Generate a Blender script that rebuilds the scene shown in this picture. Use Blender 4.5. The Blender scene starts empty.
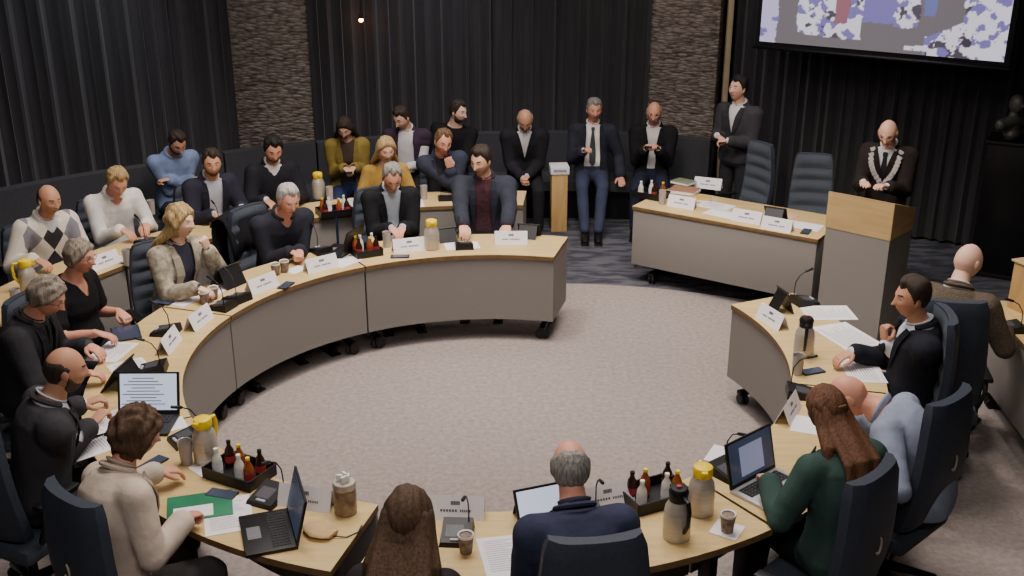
import bpy, bmesh, math, random
import numpy as np
from mathutils import Vector, Matrix, noise
R = math.radians
PI = math.pi
scn = bpy.context.scene
COL = scn.collection
rng = random.Random(7)

# ------------------------------------------------------------------ camera
CAM_H, CAM_F, PITCH = 3.5, 1060.0, math.atan(400/1060.0)
cam_d = bpy.data.cameras.new('camera'); cam_d.lens = 36*CAM_F/1024; cam_d.sensor_width = 36
cam = bpy.data.objects.new('camera', cam_d); COL.objects.link(cam)
cam.location = (0, 0, CAM_H); cam.rotation_euler = (PI/2-PITCH, 0, 0)
scn.camera = cam
def at(px, py, z):
    """point on the horizontal plane z seen at photograph position px, py"""
    u = (px-512)/CAM_F; v = (py-288)/CAM_F
    d = Vector((u, math.cos(PITCH)-v*math.sin(PITCH), -math.sin(PITCH)-v*math.cos(PITCH)))
    return Vector((0, 0, CAM_H)) + d*((z-CAM_H)/d.z)
CX, CY = -0.15, 6.17          # centre of the ring of tables
def pol(deg, r, z=0.0):
    return Vector((CX+r*math.cos(R(deg)), CY+r*math.sin(R(deg)), z))

# ------------------------------------------------------------------ materials
def lin(c):
    return tuple(((x/12.92) if x <= .04045 else ((x+.055)/1.055)**2.4) for x in [v/255 for v in c])
MATS = {}
def mat(name, rgb, rough=.7, metal=0.0, nscale=0, namt=0, rgb2=None, bump=0, bscale=60, spec=.4, emit=None, estr=0, stretch=None, sheen=0, alpha=None, trans=0, coords='Object'):
    """procedural Principled material: colour varied by noise, optional bump"""
    if name in MATS: return MATS[name]
    m = bpy.data.materials.new(name); m.use_nodes = True
    nt = m.node_tree; b = nt.nodes['Principled BSDF']
    c = lin(rgb)+(1,)
    b.inputs['Base Color'].default_value = c
    b.inputs['Roughness'].default_value = rough; b.inputs['Metallic'].default_value = metal
    b.inputs['Specular IOR Level'].default_value = spec
    if sheen: b.inputs['Sheen Weight'].default_value = sheen
    if trans: b.inputs['Transmission Weight'].default_value = trans
    if emit: b.inputs['Emission Color'].default_value = lin(emit)+(1,); b.inputs['Emission Strength'].default_value = estr
    tc = nt.nodes.new('ShaderNodeTexCoord'); src = tc.outputs[coords]
    if stretch:
        mp = nt.nodes.new('ShaderNodeMapping'); mp.inputs['Scale'].default_value = stretch
        nt.links.new(src, mp.inputs['Vector']); src = mp.outputs['Vector']
    if nscale:
        n = nt.nodes.new('ShaderNodeTexNoise'); n.inputs['Scale'].default_value = nscale; n.inputs['Detail'].default_value = 5
        nt.links.new(src, n.inputs['Vector'])
        r = nt.nodes.new('ShaderNodeValToRGB')
        c2 = lin(rgb2) if rgb2 else tuple(x*(1-namt) for x in c[:3])
        r.color_ramp.elements[0].position = .33; r.color_ramp.elements[1].position = .67
        r.color_ramp.elements[0].color = tuple(c2)+(1,); r.color_ramp.elements[1].color = c
        nt.links.new(n.outputs['Fac'], r.inputs['Fac']); nt.links.new(r.outputs['Color'], b.inputs['Base Color'])
    if bump:
        n2 = nt.nodes.new('ShaderNodeTexNoise'); n2.inputs['Scale'].default_value = bscale; n2.inputs['Detail'].default_value = 4
        nt.links.new(src, n2.inputs['Vector'])
        bp = nt.nodes.new('ShaderNodeBump'); bp.inputs['Strength'].default_value = bump; bp.inputs['Distance'].default_value = .02
        nt.links.new(n2.outputs['Fac'], bp.inputs['Height']); nt.links.new(bp.outputs['Normal'], b.inputs['Normal'])
    MATS[name] = m
    return m
def cloth(rgb, key=None, rough=.88, amt=.22):
    return mat('cloth_%s' % (key or '%02x%02x%02x' % tuple(rgb)), rgb, rough, nscale=9, namt=amt, bump=.35, bscale=14, spec=.15)

M_wood = mat('maple_top', (205, 178, 124), .42, nscale=3.5, rgb2=(192, 163, 110), stretch=(1, 9, 1), spec=.35)
M_edge = mat('maple_edge', (120, 92, 58), .6, nscale=20, namt=.3)
M_panel = mat('grey_panel', (132, 126, 121), .7, nscale=180, namt=.08, spec=.2)
M_black = mat('black_plastic', (22, 21, 23), .45, nscale=40, namt=.3)
M_dark = mat('dark_metal', (38, 37, 40), .4, .6, nscale=30, namt=.2)
M_steel = mat('brushed_steel', (196, 186, 172), .36, .45, nscale=6, namt=.15, stretch=(1, 1, 20))
M_yel = mat('yellow_plastic', (240, 205, 14), .45, nscale=30, namt=.08)
M_paper = mat('white_paper', (226, 222, 226), .9, nscale=4, namt=.05)
M_ink = mat('grey_ink', (96, 92, 108), .9, nscale=80, namt=.4)
M_chair = mat('blue_upholstery', (72, 78, 88), .85, nscale=90, namt=.22, bump=.2, bscale=250, spec=.2)
M_shell = mat('dark_blue_shell', (54, 60, 72), .6, nscale=60, namt=.18, spec=.3)
M_glass = mat('clear_glass', (225, 232, 232), .05, trans=.95, spec=.5, nscale=5, namt=.02)
M_white = mat('white_plastic', (226, 224, 220), .5, nscale=20, namt=.06)
M_red = mat('red_label', (170, 50, 52), .6, nscale=50, namt=.3)
M_amber = mat('amber_drink', (150, 78, 30), .3, nscale=12, namt=.3)
M_bench = mat('charcoal_bench_cloth', (60, 60, 65), .9, nscale=60, namt=.25, bump=.15, bscale=200)

# ------------------------------------------------------------------ mesh builder
_bp = []
for _x, _y in ((-120, 214), (0, 190), (75, 176), (150, 165), (235, 151), (330, 141), (400, 136), (480, 133), (560, 132), (640, 133.5), (700, 139)):
    _q = at(_x, _y, .9); _bp.append((math.degrees(math.atan2(_q.y-CY, _q.x-CX)), math.hypot(_q.x-CX, _q.y-CY)))
_bp.sort()
def rbench(a): return float(np.interp(a % 360, [b[0] % 360 for b in _bp], [b[1] for b in _bp]))
class MB:
    def __init__(s): s.v = []; s.f = []; s.m = []; s.mi = 0
    def add(s, vs, fs, mi=None):
        b = len(s.v); s.v += [tuple(v) for v in vs]; s.f += [tuple(i+b for i in f) for f in fs]
        s.m += [s.mi if mi is None else mi]*len(fs); return s
    def box(s, c, d, rot=None, mi=None, taper=1.0, bev=0.0):
        """box at centre c, size d; bevelled when bev is set"""
        bm = bmesh.new(); bmesh.ops.create_cube(bm, size=1)
        for v in bm.verts:
            k = taper if v.co.z > 0 else 1
            v.co = Vector((v.co.x*d[0]*k, v.co.y*d[1]*k, v.co.z*d[2]))
        if bev: bmesh.ops.bevel(bm, geom=bm.edges[:], offset=bev, segments=2, affect='EDGES', profile=.6)
        return s._bm(bm, c, rot, mi)
    def _bm(s, bm, c=(0, 0, 0), rot=None, mi=None):
        M = Matrix.Translation(Vector(c))
        if rot is not None: M = M @ (rot if isinstance(rot, Matrix) else Matrix.Rotation(rot, 4, 'Z'))
        bm.verts.index_update()
        s.add([M @ v.co for v in bm.verts], [[v.index for v in f.verts] for f in bm.faces], mi); bm.free(); return s
    def lathe(s, prof, c=(0, 0, 0), n=20, rot=None, mi=None, cap=True):
        M = Matrix.Translation(Vector(c))
        if rot is not None: M = M @ (rot if isinstance(rot, Matrix) else Matrix.Rotation(rot, 4, 'Z'))
        vs = []; fs = []
        for r, z in prof:
            for i in range(n):
                a = 2*PI*i/n; vs.append(M @ Vector((r*math.cos(a), r*math.sin(a), z)))
        for j in range(len(prof)-1):
            for i in range(n):
                k = (i+1) % n; fs.append((j*n+i, j*n+k, (j+1)*n+k, (j+1)*n+i))
        if cap:
            fs.append(tuple(range(n))[::-1]); fs.append(tuple((len(prof)-1)*n+i for i in range(n)))
        return s.add(vs, fs, mi)
    def tube(s, pts, rad, n=10, mi=None, rad2=None, ref=None, power=2.0):
        """loft of ellipses through pts with rounded ends; rad across ref, rad2 the other way"""
        pts = [Vector(p) for p in pts]; k = len(pts)
        rad = list(rad) if hasattr(rad, '__len__') else [rad]*k
        rad2 = rad if rad2 is None else (list(rad2) if hasattr(rad2, '__len__') else [rad2]*k)
        d0 = (pts[1]-pts[0]).normalized(); d1 = (pts[-1]-pts[-2]).normalized()
        P = [pts[0]-d0*rad[0]*.55]+pts+[pts[-1]+d1*rad[-1]*.55]
        r1 = [rad[0]*.62]+rad+[rad[-1]*.62]; r2 = [rad2[0]*.62]+rad2+[rad2[-1]*.62]
        vs = []; fs = []; prev = None
        for j in range(len(P)):
            t = (P[min(j+1, len(P)-1)]-P[max(j-1, 0)]).normalized()
            if ref is not None and prev is None: x = Vector(ref)
            elif prev is not None: x = prev
            else: x = Vector((0, 0, 1)) if abs(t.z) < .9 else Vector((1, 0, 0))
            x = (x-t*x.dot(t))
            if x.length < 1e-5: x = t.orthogonal()
            x.normalize(); y = t.cross(x); prev = x
            for i in range(n):
                a = 2*PI*i/n; ca, sa = math.cos(a), math.sin(a)
                if power != 2.0:
                    ca = math.copysign(abs(ca)**(2/power), ca); sa = math.copysign(abs(sa)**(2/power), sa)
                vs.append(P[j]+x*(r1[j]*ca)+y*(r2[j]*sa))
        for j in range(len(P)-1):
            for i in range(n):
                q = (i+1) % n; fs.append((j*n+i, j*n+q, (j+1)*n+q, (j+1)*n+i))
        fs.append(tuple(range(n))[::-1]); fs.append(tuple((len(P)-1)*n+i for i in range(n)))
        return s.add(vs, fs, mi)
    def ball(s, c, r, seg=12, rings=8, mi=None, rot=None):
        r = r if hasattr(r, '__len__') else (r, r, r)
        bm = bmesh.new(); bmesh.ops.create_uvsphere(bm, u_segments=seg, v_segments=rings, radius=1)
        for v in bm.verts: v.co = Vector((v.co.x*r[0], v.co.y*r[1], v.co.z*r[2]))
        return s._bm(bm, c, rot, mi)
    def arc(s, a0, a1, r0, r1, z0, z1, n=None, mi=None):
        """solid arc slab about the ring centre"""
        n = n or max(4, int(abs(a1-a0)/2.5)); vs = []; fs = []
        for i in range(n+1):
            a = a0+(a1-a0)*i/n
            q0 = r0(a) if callable(r0) else r0; q1 = r1(a) if callable(r1) else r1
            vs += [pol(a, q0, z0), pol(a, q1, z0), pol(a, q1, z1), pol(a, q0, z1)]
        for i in range(n):
            b = i*4; e = b+4
            for j in range(4):
                k = (j+1) % 4; fs.append((b+j, b+k, e+k, e+j))
        fs += [(3, 2, 1, 0), (n*4, n*4+1, n*4+2, n*4+3)]
        return s.add(vs, fs, mi)
    def mesh(s, name, mats, smooth=True):
        me = bpy.data.meshes.new(name); me.from_pydata(s.v, [], s.f); me.update()
        mats = mats if isinstance(mats, (list, tuple)) else [mats]
        for m in mats: me.materials.append(m)
        if len(mats) > 1: me.polygons.foreach_set('material_index', s.m)
        bm = bmesh.new(); bm.from_mesh(me); bmesh.ops.recalc_face_normals(bm, faces=bm.faces[:]); bm.to_mesh(me); bm.free()
        if smooth:
            me.polygons.foreach_set('use_smooth', [True]*len(me.polygons))
            try: me.set_sharp_from_angle(angle=R(38))
            except Exception: pass
        return me
    def build(s, name, mats, parent=None, smooth=True, loc=None, rotz=None):
        o = bpy.data.objects.new(name, s.mesh(name, mats, smooth)); COL.objects.link(o)
        if parent is not None: o.parent = parent
        if loc is not None: o.location = loc
        if rotz is not None: o.rotation_euler.z = rotz
        return o
def tag(o, label=None, cat=None, group=None, kind=None):
    if label: o['label'] = label
    if cat: o['category'] = cat
    if group: o['group'] = group
    if kind: o['kind'] = kind
    return o
def empty(name, loc=(0, 0, 0), rz=0.0, label=None, cat=None, group=None):
    o = bpy.data.objects.new(name, None); COL.objects.link(o); o.empty_display_size = .1
    o.location = loc; o.rotation_euler = (0, 0, rz)
    return tag(o, label, cat, group)
KIDS = {}
def copy_tree(o, parent=None):
    c = o.copy(); COL.objects.link(c); c.parent = parent
    for ch in list(o.children): copy_tree(ch, c)
    return c
def struct(o): o['kind'] = 'structure'; return o

# ------------------------------------------------------------------ room shell
def floor_material():
    m = bpy.data.materials.new('council_carpet'); m.use_nodes = True; nt = m.node_tree; b = nt.nodes['Principled BSDF']
    N = nt.nodes.new; L = nt.links.new
    tc = N('ShaderNodeTexCoord')
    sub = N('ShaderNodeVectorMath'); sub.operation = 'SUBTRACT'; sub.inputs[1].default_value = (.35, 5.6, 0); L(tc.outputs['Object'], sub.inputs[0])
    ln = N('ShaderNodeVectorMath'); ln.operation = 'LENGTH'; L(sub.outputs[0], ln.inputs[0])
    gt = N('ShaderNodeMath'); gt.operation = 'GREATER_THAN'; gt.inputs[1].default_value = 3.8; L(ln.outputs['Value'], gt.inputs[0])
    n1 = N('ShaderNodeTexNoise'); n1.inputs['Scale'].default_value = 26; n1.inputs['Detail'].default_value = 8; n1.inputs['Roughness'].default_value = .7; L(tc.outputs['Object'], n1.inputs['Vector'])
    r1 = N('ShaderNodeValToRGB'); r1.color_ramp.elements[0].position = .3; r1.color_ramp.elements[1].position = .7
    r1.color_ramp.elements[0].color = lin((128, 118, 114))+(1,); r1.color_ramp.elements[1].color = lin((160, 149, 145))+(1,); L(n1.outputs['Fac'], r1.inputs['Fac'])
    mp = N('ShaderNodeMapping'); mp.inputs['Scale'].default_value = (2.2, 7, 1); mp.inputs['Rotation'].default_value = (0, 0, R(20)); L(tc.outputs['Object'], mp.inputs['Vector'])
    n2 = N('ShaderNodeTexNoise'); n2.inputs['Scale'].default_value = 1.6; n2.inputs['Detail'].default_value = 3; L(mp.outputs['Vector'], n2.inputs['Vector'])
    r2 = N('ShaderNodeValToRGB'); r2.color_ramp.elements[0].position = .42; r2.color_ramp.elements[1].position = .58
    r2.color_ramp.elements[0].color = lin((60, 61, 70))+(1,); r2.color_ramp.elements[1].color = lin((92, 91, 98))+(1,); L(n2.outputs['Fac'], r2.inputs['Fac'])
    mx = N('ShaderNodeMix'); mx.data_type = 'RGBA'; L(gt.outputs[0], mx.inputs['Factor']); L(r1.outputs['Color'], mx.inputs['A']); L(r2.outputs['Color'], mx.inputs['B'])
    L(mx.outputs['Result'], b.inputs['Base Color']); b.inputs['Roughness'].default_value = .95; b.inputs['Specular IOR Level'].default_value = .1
    n3 = N('ShaderNodeTexNoise'); n3.inputs['Scale'].default_value = 320; L(tc.outputs['Object'], n3.inputs['Vector'])
    bp = N('ShaderNodeBump'); bp.inputs['Strength'].default_value = .35; bp.inputs['Distance'].default_value = .01; L(n3.outputs['Fac'], bp.inputs['Height']); L(bp.outputs['Normal'], b.inputs['Normal'])
    return m
M_wall = mat('dark_plaster', (40, 38, 38), .95, nscale=8, namt=.2)
X0, X1, Y0, Y1, ZC = -7.2, 7.2, -1.6, 13.2, 4.6
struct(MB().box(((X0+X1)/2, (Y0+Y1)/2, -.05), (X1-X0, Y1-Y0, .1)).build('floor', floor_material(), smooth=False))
struct(MB().box(((X0+X1)/2, (Y0+Y1)/2, ZC+.05), (X1-X0, Y1-Y0, .1)).build('ceiling', M_wall, smooth=False))
struct(MB().box(((X0+X1)/2, Y1+.05, ZC/2), (X1-X0, .1, ZC)).build('wall_back', M_wall, smooth=False))
struct(MB().box(((X0+X1)/2, Y0-.05, ZC/2), (X1-X0, .1, ZC)).build('wall_front', M_wall, smooth=False))
struct(MB().box((X0-.05, (Y0+Y1)/2, ZC/2), (.1, Y1-Y0, ZC)).build('wall_left', M_wall, smooth=False))
struct(MB().box((X1+.05, (Y0+Y1)/2, ZC/2), (.1, Y1-Y0, ZC)).build('wall_right', M_wall, smooth=False))

# stone-clad columns standing in the curtain line
def stone_material():
    m = bpy.data.materials.new('stacked_stone_cladding'); m.use_nodes = True; nt = m.node_tree; b = nt.nodes['Principled BSDF']
    N = nt.nodes.new; L = nt.links.new
    tc = N('ShaderNodeTexCoord'); mp = N('ShaderNodeMapping'); mp.inputs['Scale'].default_value = (13, 13, 40); L(tc.outputs['Object'], mp.inputs['Vector'])
    vo = N('ShaderNodeTexVoronoi'); vo.inputs['Scale'].default_value = 1.0; L(mp.outputs['Vector'], vo.inputs['Vector'])
    r = N('ShaderNodeValToRGB'); r.color_ramp.elements[0].color = lin((104, 92, 85))+(1,); r.color_ramp.elements[1].color = lin((148, 136, 127))+(1,)
    sp = N('ShaderNodeSeparateColor'); L(vo.outputs['Color'], sp.inputs[0]); L(sp.outputs[0], r.inputs['Fac'])
    rd = N('ShaderNodeValToRGB'); rd.color_ramp.elements[0].position = .45; rd.color_ramp.elements[0].color = (1, 1, 1, 1); rd.color_ramp.elements[1].position = .85; rd.color_ramp.elements[1].color = (.45, .42, .4, 1); L(vo.outputs['Distance'], rd.inputs['Fac'])
    mx = N('ShaderNodeMix'); mx.data_type = 'RGBA'; mx.blend_type = 'MULTIPLY'; mx.inputs['Factor'].default_value = 1; L(r.outputs['Color'], mx.inputs['A']); L(rd.outputs['Color'], mx.inputs['B'])
    L(mx.outputs['Result'], b.inputs['Base Color']); b.inputs['Roughness'].default_value = .9
    bp = N('ShaderNodeBump'); bp.inputs['Strength'].default_value = .6; bp.inputs['Distance'].default_value = .03; bp.invert = True; L(vo.outputs['Distance'], bp.inputs['Height']); L(bp.outputs['Normal'], b.inputs['Normal'])
    return m
M_stone = stone_material()
RCUR = 5.45
def column(p0, p1, depth, side):
    """rectangular stone-clad column whose face runs from p0 to p1; side is the return face width"""
    p0, p1 = Vector((*p0, 0)), Vector((*p1, 0)); d = (p1-p0); w = d.length; d.normalize(); n = Vector((-d.y, d.x, 0))
    c = (p0+p1)/2+n*(depth/2+.02)
    b = MB(); ang = math.atan2(d.y, d.x)
    b.box((c.x, c.y, ZC/2), (w, depth, ZC), ang, bev=.012)
    return struct(b.build('column', M_stone))
c1a, c1b = at(238, 139, .9)*1.014, at(316, 138, .9)*1.014
column((c1a.x, c1a.y), (c1b.x, c1b.y), .45, .1)
c2a, c2b = at(645, 131, .9)*1.014, at(712, 136, .9)*1.014
column((c2a.x, c2a.y), (c2b.x, c2b.y), .45, .1)
M_strip = mat('warm_light_trim', (190, 168, 134), .6, nscale=9, namt=.15)
st = at(717, 180, .4)
struct(MB().box((c2b.x+.13, c2b.y+.10, ZC/2), (.06, .08, ZC), bev=.008).build('trim_1', M_strip))

# curtains: hanging cloth folded in waves along a path
M_curt = mat('charcoal_curtain_cloth', (57, 55, 58), .85, nscale=3, namt=.3, stretch=(6, 6, .4), spec=.2, sheen=.15)
def curtain(path, label, seed, z1=4.3):
    rg = random.Random(seed); pts = [Vector((*p, 0)) for p in path]
    L = [0]
    for a, b in zip(pts, pts[1:]): L.append(L[-1]+(b-a).length)
    step = .022; n = int(L[-1]/step); vs = []; fs = []
    ph = 0; k = 0; zs = [0.03, .8, 1.7, 2.6, 3.4, z1]; base = []
    for i in range(n+1):
        s = L[-1]*i/n
        while k < len(L)-2 and s > L[k+1]: k += 1
        t = (s-L[k])/(L[k+1]-L[k]); p = pts[k].lerp(pts[k+1], t); d = (pts[k+1]-pts[k]).normalized(); nn = Vector((-d.y, d.x, 0))
        w = .135+.05*noise.noise(Vector((s*1.1, seed, 0)))
        ph += 2*PI*step/w
        a = .04+.028*noise.noise(Vector((s*2.3, seed+5, 0)))
        base.append((p, d, nn, ph, a, s))
    for zi, z in enumerate(zs):
        for (p, d, nn, ph, a, s) in base:
            dr = .25*noise.noise(Vector((s*1.7, seed, z*.35)))
            off = a*(math.sin(ph+dr)+.35*math.sin(2*ph+.6))*(1-.15*z/z1)
            q = p+nn*off+d*.02*math.sin(ph*.5); vs.append((q.x, q.y, z))
    m = n+1
    for zi in range(len(zs)-1):
        for i in range(n): fs.append((zi*m+i, zi*m+i+1, (zi+1)*m+i+1, (zi+1)*m+i))
    c = MB(); c.add(vs, fs)
    return tag(c.build('curtain', M_curt), label, 'curtain')
def arcpath(a0, a1, r): return [(pol(a0+(a1-a0)*i/24, rbench(a0+(a1-a0)*i/24)+r).x, pol(a0+(a1-a0)*i/24, rbench(a0+(a1-a0)*i/24)+r).y) for i in range(25)]
curtain(arcpath(196, 118.6, .26), 'long dark pleated curtain behind the bench, left of both stone columns', 1)
curtain(arcpath(110.4, 74.0, .30), 'dark pleated curtain between the two stone columns', 2)
cr = [(c2b.x+.2, c2b.y+.25), (3.4, 11.2), (4.55, 10.6), (5.4, 9.8), (6.0, 8.9), (6.4, 7.6), (6.6, 6.0)]
cc = []
for i in range(len(cr)-1):
    p_1 = Vector(cr[max(i-1, 0)]); p0 = Vector(cr[i]); p1 = Vector(cr[i+1]); p2 = Vector(cr[min(i+2, len(cr)-1)])
    for k in range(6):
        t = k/6; q = .5*((2*p0)+(p1-p_1)*t+(2*p_1-5*p0+4*p1-p2)*t*t+(3*p0-p_1-3*p1+p2)*t**3); cc.append((q.x, q.y))
cc.append(cr[-1])
curtain(cc, 'dark pleated curtain behind the lectern and under the projection screen', 3)

# ------------------------------------------------------------------ bench along the curved wall
for i, (a0, a1, lab) in enumerate(((192, 165, 'charcoal curved bench section at the far end of the long curtain, behind the argyle sweater'), (164.8, 121.5, 'charcoal curved bench section under the light blue shirt with folded arms'),
        (121.3, 111, 'charcoal bench section in front of the dark stone column beside the long curtain'), (110.8, 82, 'charcoal curved bench section under the mustard jacket and black sweater sitters'), (81.8, 66.3, 'charcoal curved bench section under the three suited men near the wooden pillar'))):
    r = empty('bench', pol((a0+a1)/2, rbench((a0+a1)/2)-.25), 0, lab, 'bench', 'curved bench sections along the wall')
    def loc(o): o.location = -Vector(r.location); return o
    loc(MB().arc(a0, a1, lambda a: rbench(a)-.52, lambda a: rbench(a)-.02, .35, .455).build('seat', M_bench, r))
    loc(MB().arc(a0, a1, lambda a: rbench(a)-.05, lambda a: rbench(a)+.09, .30, .9).build('backrest', M_bench, r))
    loc(MB().arc(a0, a1, lambda a: rbench(a)-.4, lambda a: rbench(a)-.02, 0, .35).build('plinth', M_black, r))

# ------------------------------------------------------------------ ring tables
def arc_table(a0, a1, r0, r1, label, cat, group, end0=False, end1=False, name='curved_table'):
    am = (a0+a1)/2; r = empty(name, pol(am, (r0+r1)/2), 0, label, cat, group); off = -Vector(r.location)
    g = .12
    top = MB(); top.arc(a0+g, a1-g, r0, r1, .715, .75, mi=0)
    o = top.build('tabletop', [M_wood, M_edge], r); o.location = off
    me = o.data
    for p in me.polygons:
        if abs(p.normal.z) < .5: p.material_index = 1
    o = MB().arc(a0+g, a1-g, r0+.012, r0+.032, .19, .715).build('front_panel', M_panel, r); o.location = off
    for e, fl in ((a0+g, end0), (a1-g, end1)):
        if fl:
            s = 1 if e == a0+g else -1
            o = MB().arc(e, e+s*.6, r0+.012, r1-.03, .19, .715, n=2).build('side_panel', M_panel, r); o.location = off
    for a in (a0+3.2, a1-3.2):
        lg = MB()
        c = pol(a, (r0+r1)/2); d = Vector((math.cos(R(a)), math.sin(R(a)), 0)); an = R(a)
        lg.box((c.x, c.y, .095), (r1-r0-.1, .05, .03), an, bev=.006)
        lg.box((c.x, c.y, .41), (.09, .045, .61), an, bev=.006)
        o = lg.build('leg', M_dark, r); o.location = off
        for q in (r0+.09, r1-.09):
            p = pol(a, q); cs = MB()
            cs.lathe([(.034, -.012), (.04, -.006), (.04, .006), (.034, .012)], (0, 0, 0), 14, Matrix.Translation((p.x-.018, p.y, .0402)) @ Matrix.Rotation(an, 4, 'Z') @ Matrix.Rotation(PI/2, 4, 'Y'))
            cs.lathe([(.034, -.012), (.04, -.006), (.04, .006), (.034, .012)], (0, 0, 0), 14, Matrix.Translation((p.x+.018, p.y, .0402)) @ Matrix.Rotation(an, 4, 'Z') @ Matrix.Rotation(PI/2, 4, 'Y'))
            cs.box((p.x, p.y, .067), (.05, .05, .034), an, bev=.008)
            cs.build('castor', M_black, o)
    return r
RI, RO = 1.87, 2.42
IN = [(75, 121.8, 'curved maple table with grey front, free end nearest the wooden pillar', 1, 0), (122, 162, 'curved maple table with grey front, before the plain black shirt', 0, 0),
      (162.2, 209, 'curved maple table under the laptop with a lit document, beside the dark grey suit', 0, 0), (209.2, 255, 'curved maple table carrying the green folder and the open black laptop', 0, 0),
      (257.3, 304, 'curved maple table before the long straight hair and the navy suit', 0, 0), (304.2, 345, 'curved maple table carrying the silver laptop', 0, 0), (345.2, 385, 'curved maple table with free end before the raised hand', 0, 1)]
for a0, a1, lab, e0, e1 in IN:
    arc_table(a0, a1, RI, RO, lab, 'table', 'curved tables of the inner ring', e0, e1)
OUT = [(85.5, 115.5, 'back-row curved table before the blue jacket', 1, 0), (115.7, 150, 'back-row curved table in front of the dark sweater with white collar', 0, 0), (150.2, 196, 'back-row curved table before the argyle sweater and the white shirt', 0, 0)]
for a0, a1, lab, e0, e1 in OUT:
    arc_table(a0, a1, 3.3, 3.80, lab, 'table', 'curved tables of the back row', e0, e1)

# straight table of the chair's bench
def straight_table(p0, p1, depth, name, label, cat):
    """front edge from p0 to p1 (as seen from the panel side), top reaching back by depth"""
    p0, p1 = Vector((*p0, 0)), Vector((*p1, 0)); d = p1-p0; w = d.length; an = math.atan2(d.y, d.x)
    r = empty(name, (p0+p1)/2, an, label, cat)
    t = MB().box((0, depth/2, .7325), (w, depth, .035), bev=.004).build('tabletop', [M_wood, M_edge], r)
    for p in t.data.polygons:
        if abs(p.normal.z) < .5: p.material_index = 1
    MB().box((0, .022, .45), (w-.02, .02, .53), bev=.003).build('front_panel', M_panel, r)
    for sx in (-1, 1):
        MB().box((sx*(w/2-.02), depth/2, .42), (.02, depth-.08, .58), bev=.003).build('side_panel', M_panel, r)
        lg = MB().box((sx*(w/2-.2), depth/2, .095), (.05, depth-.1, .03), bev=.006).box((sx*(w/2-.2), depth/2, .41), (.045, .09, .61), bev=.006).build('leg', M_dark, r)
        for q in (.09, depth-.09):
            cs = MB()
            for dx in (-.018, .018):
                cs.lathe([(.034, -.012), (.04, -.006), (.04, .006), (.034, .012)], n=14, rot=Matrix.Translation((sx*(w/2-.2)+dx, q, .0402)) @ Matrix.Rotation(PI/2, 4, 'Y'))
            cs.box((sx*(w/2-.2), q, .067), (.05, .05, .034), bev=.008)
            cs.build('castor', M_black, lg)
    return r
mFL, mFR = at(632, 206, .75), at(818, 239.5, .75)
mayor_table = straight_table((mFL.x, mFL.y), (mFR.x, mFR.y), .75, 'straight_table', 'long straight maple table with grey front beside the lectern', 'table')
rt0, rt1 = at(984, 300, .75), Vector((3.24, 5.6, 0))
side_table = straight_table((rt0.x, rt0.y), (rt1.x, rt1.y), .7, 'straight_table', 'maple table with grey panel by the brown tweed jacket', 'table')

# lectern: grey box with maple band, top sloping to the speaker
def lectern():
    FL, FR = at(829, 191, 1.23), at(895, 204, 1.23)
    p0, p1 = Vector((FL.x, FL.y, 0)), Vector((FR.x, FR.y, 0)); d = p1-p0; w = d.length; an = math.atan2(d.y, d.x)
    r = empty('lectern', (p0+p1)/2, an, 'tall lectern with maple upper band and grey base where the person with the chain speaks', 'lectern')
    D = .42; hf, hb, zb = 1.23, 1.11, .93
    def prism(z0, zf, zk, ins=0):
        a = w/2-ins; return [(-a, ins, z0), (a, ins, z0), (a, D-ins, z0), (-a, D-ins, z0), (-a, ins, zf), (a, ins, zf), (a, D-ins, zk), (-a, D-ins, zk)], [(3, 2, 1, 0), (4, 5, 6, 7), (0, 1, 5, 4), (1, 2, 6, 5), (2, 3, 7, 6), (3, 0, 4, 7)]
    M_lw = mat('lectern_maple', (186, 156, 108), .5, nscale=3, rgb2=(172, 141, 96), stretch=(1, 1, 7))
    MB().add(*prism(zb, hf, hb)).build('upper_band', M_lw, r, smooth=False)
    MB().add(*prism(.03, zb, zb, .004)).build('base_cabinet', M_panel, r, smooth=False)
    MB().add(*prism(0, .03, .03, .03)).build('plinth', M_black, r, smooth=False)
    return r
lect = lectern()
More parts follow.
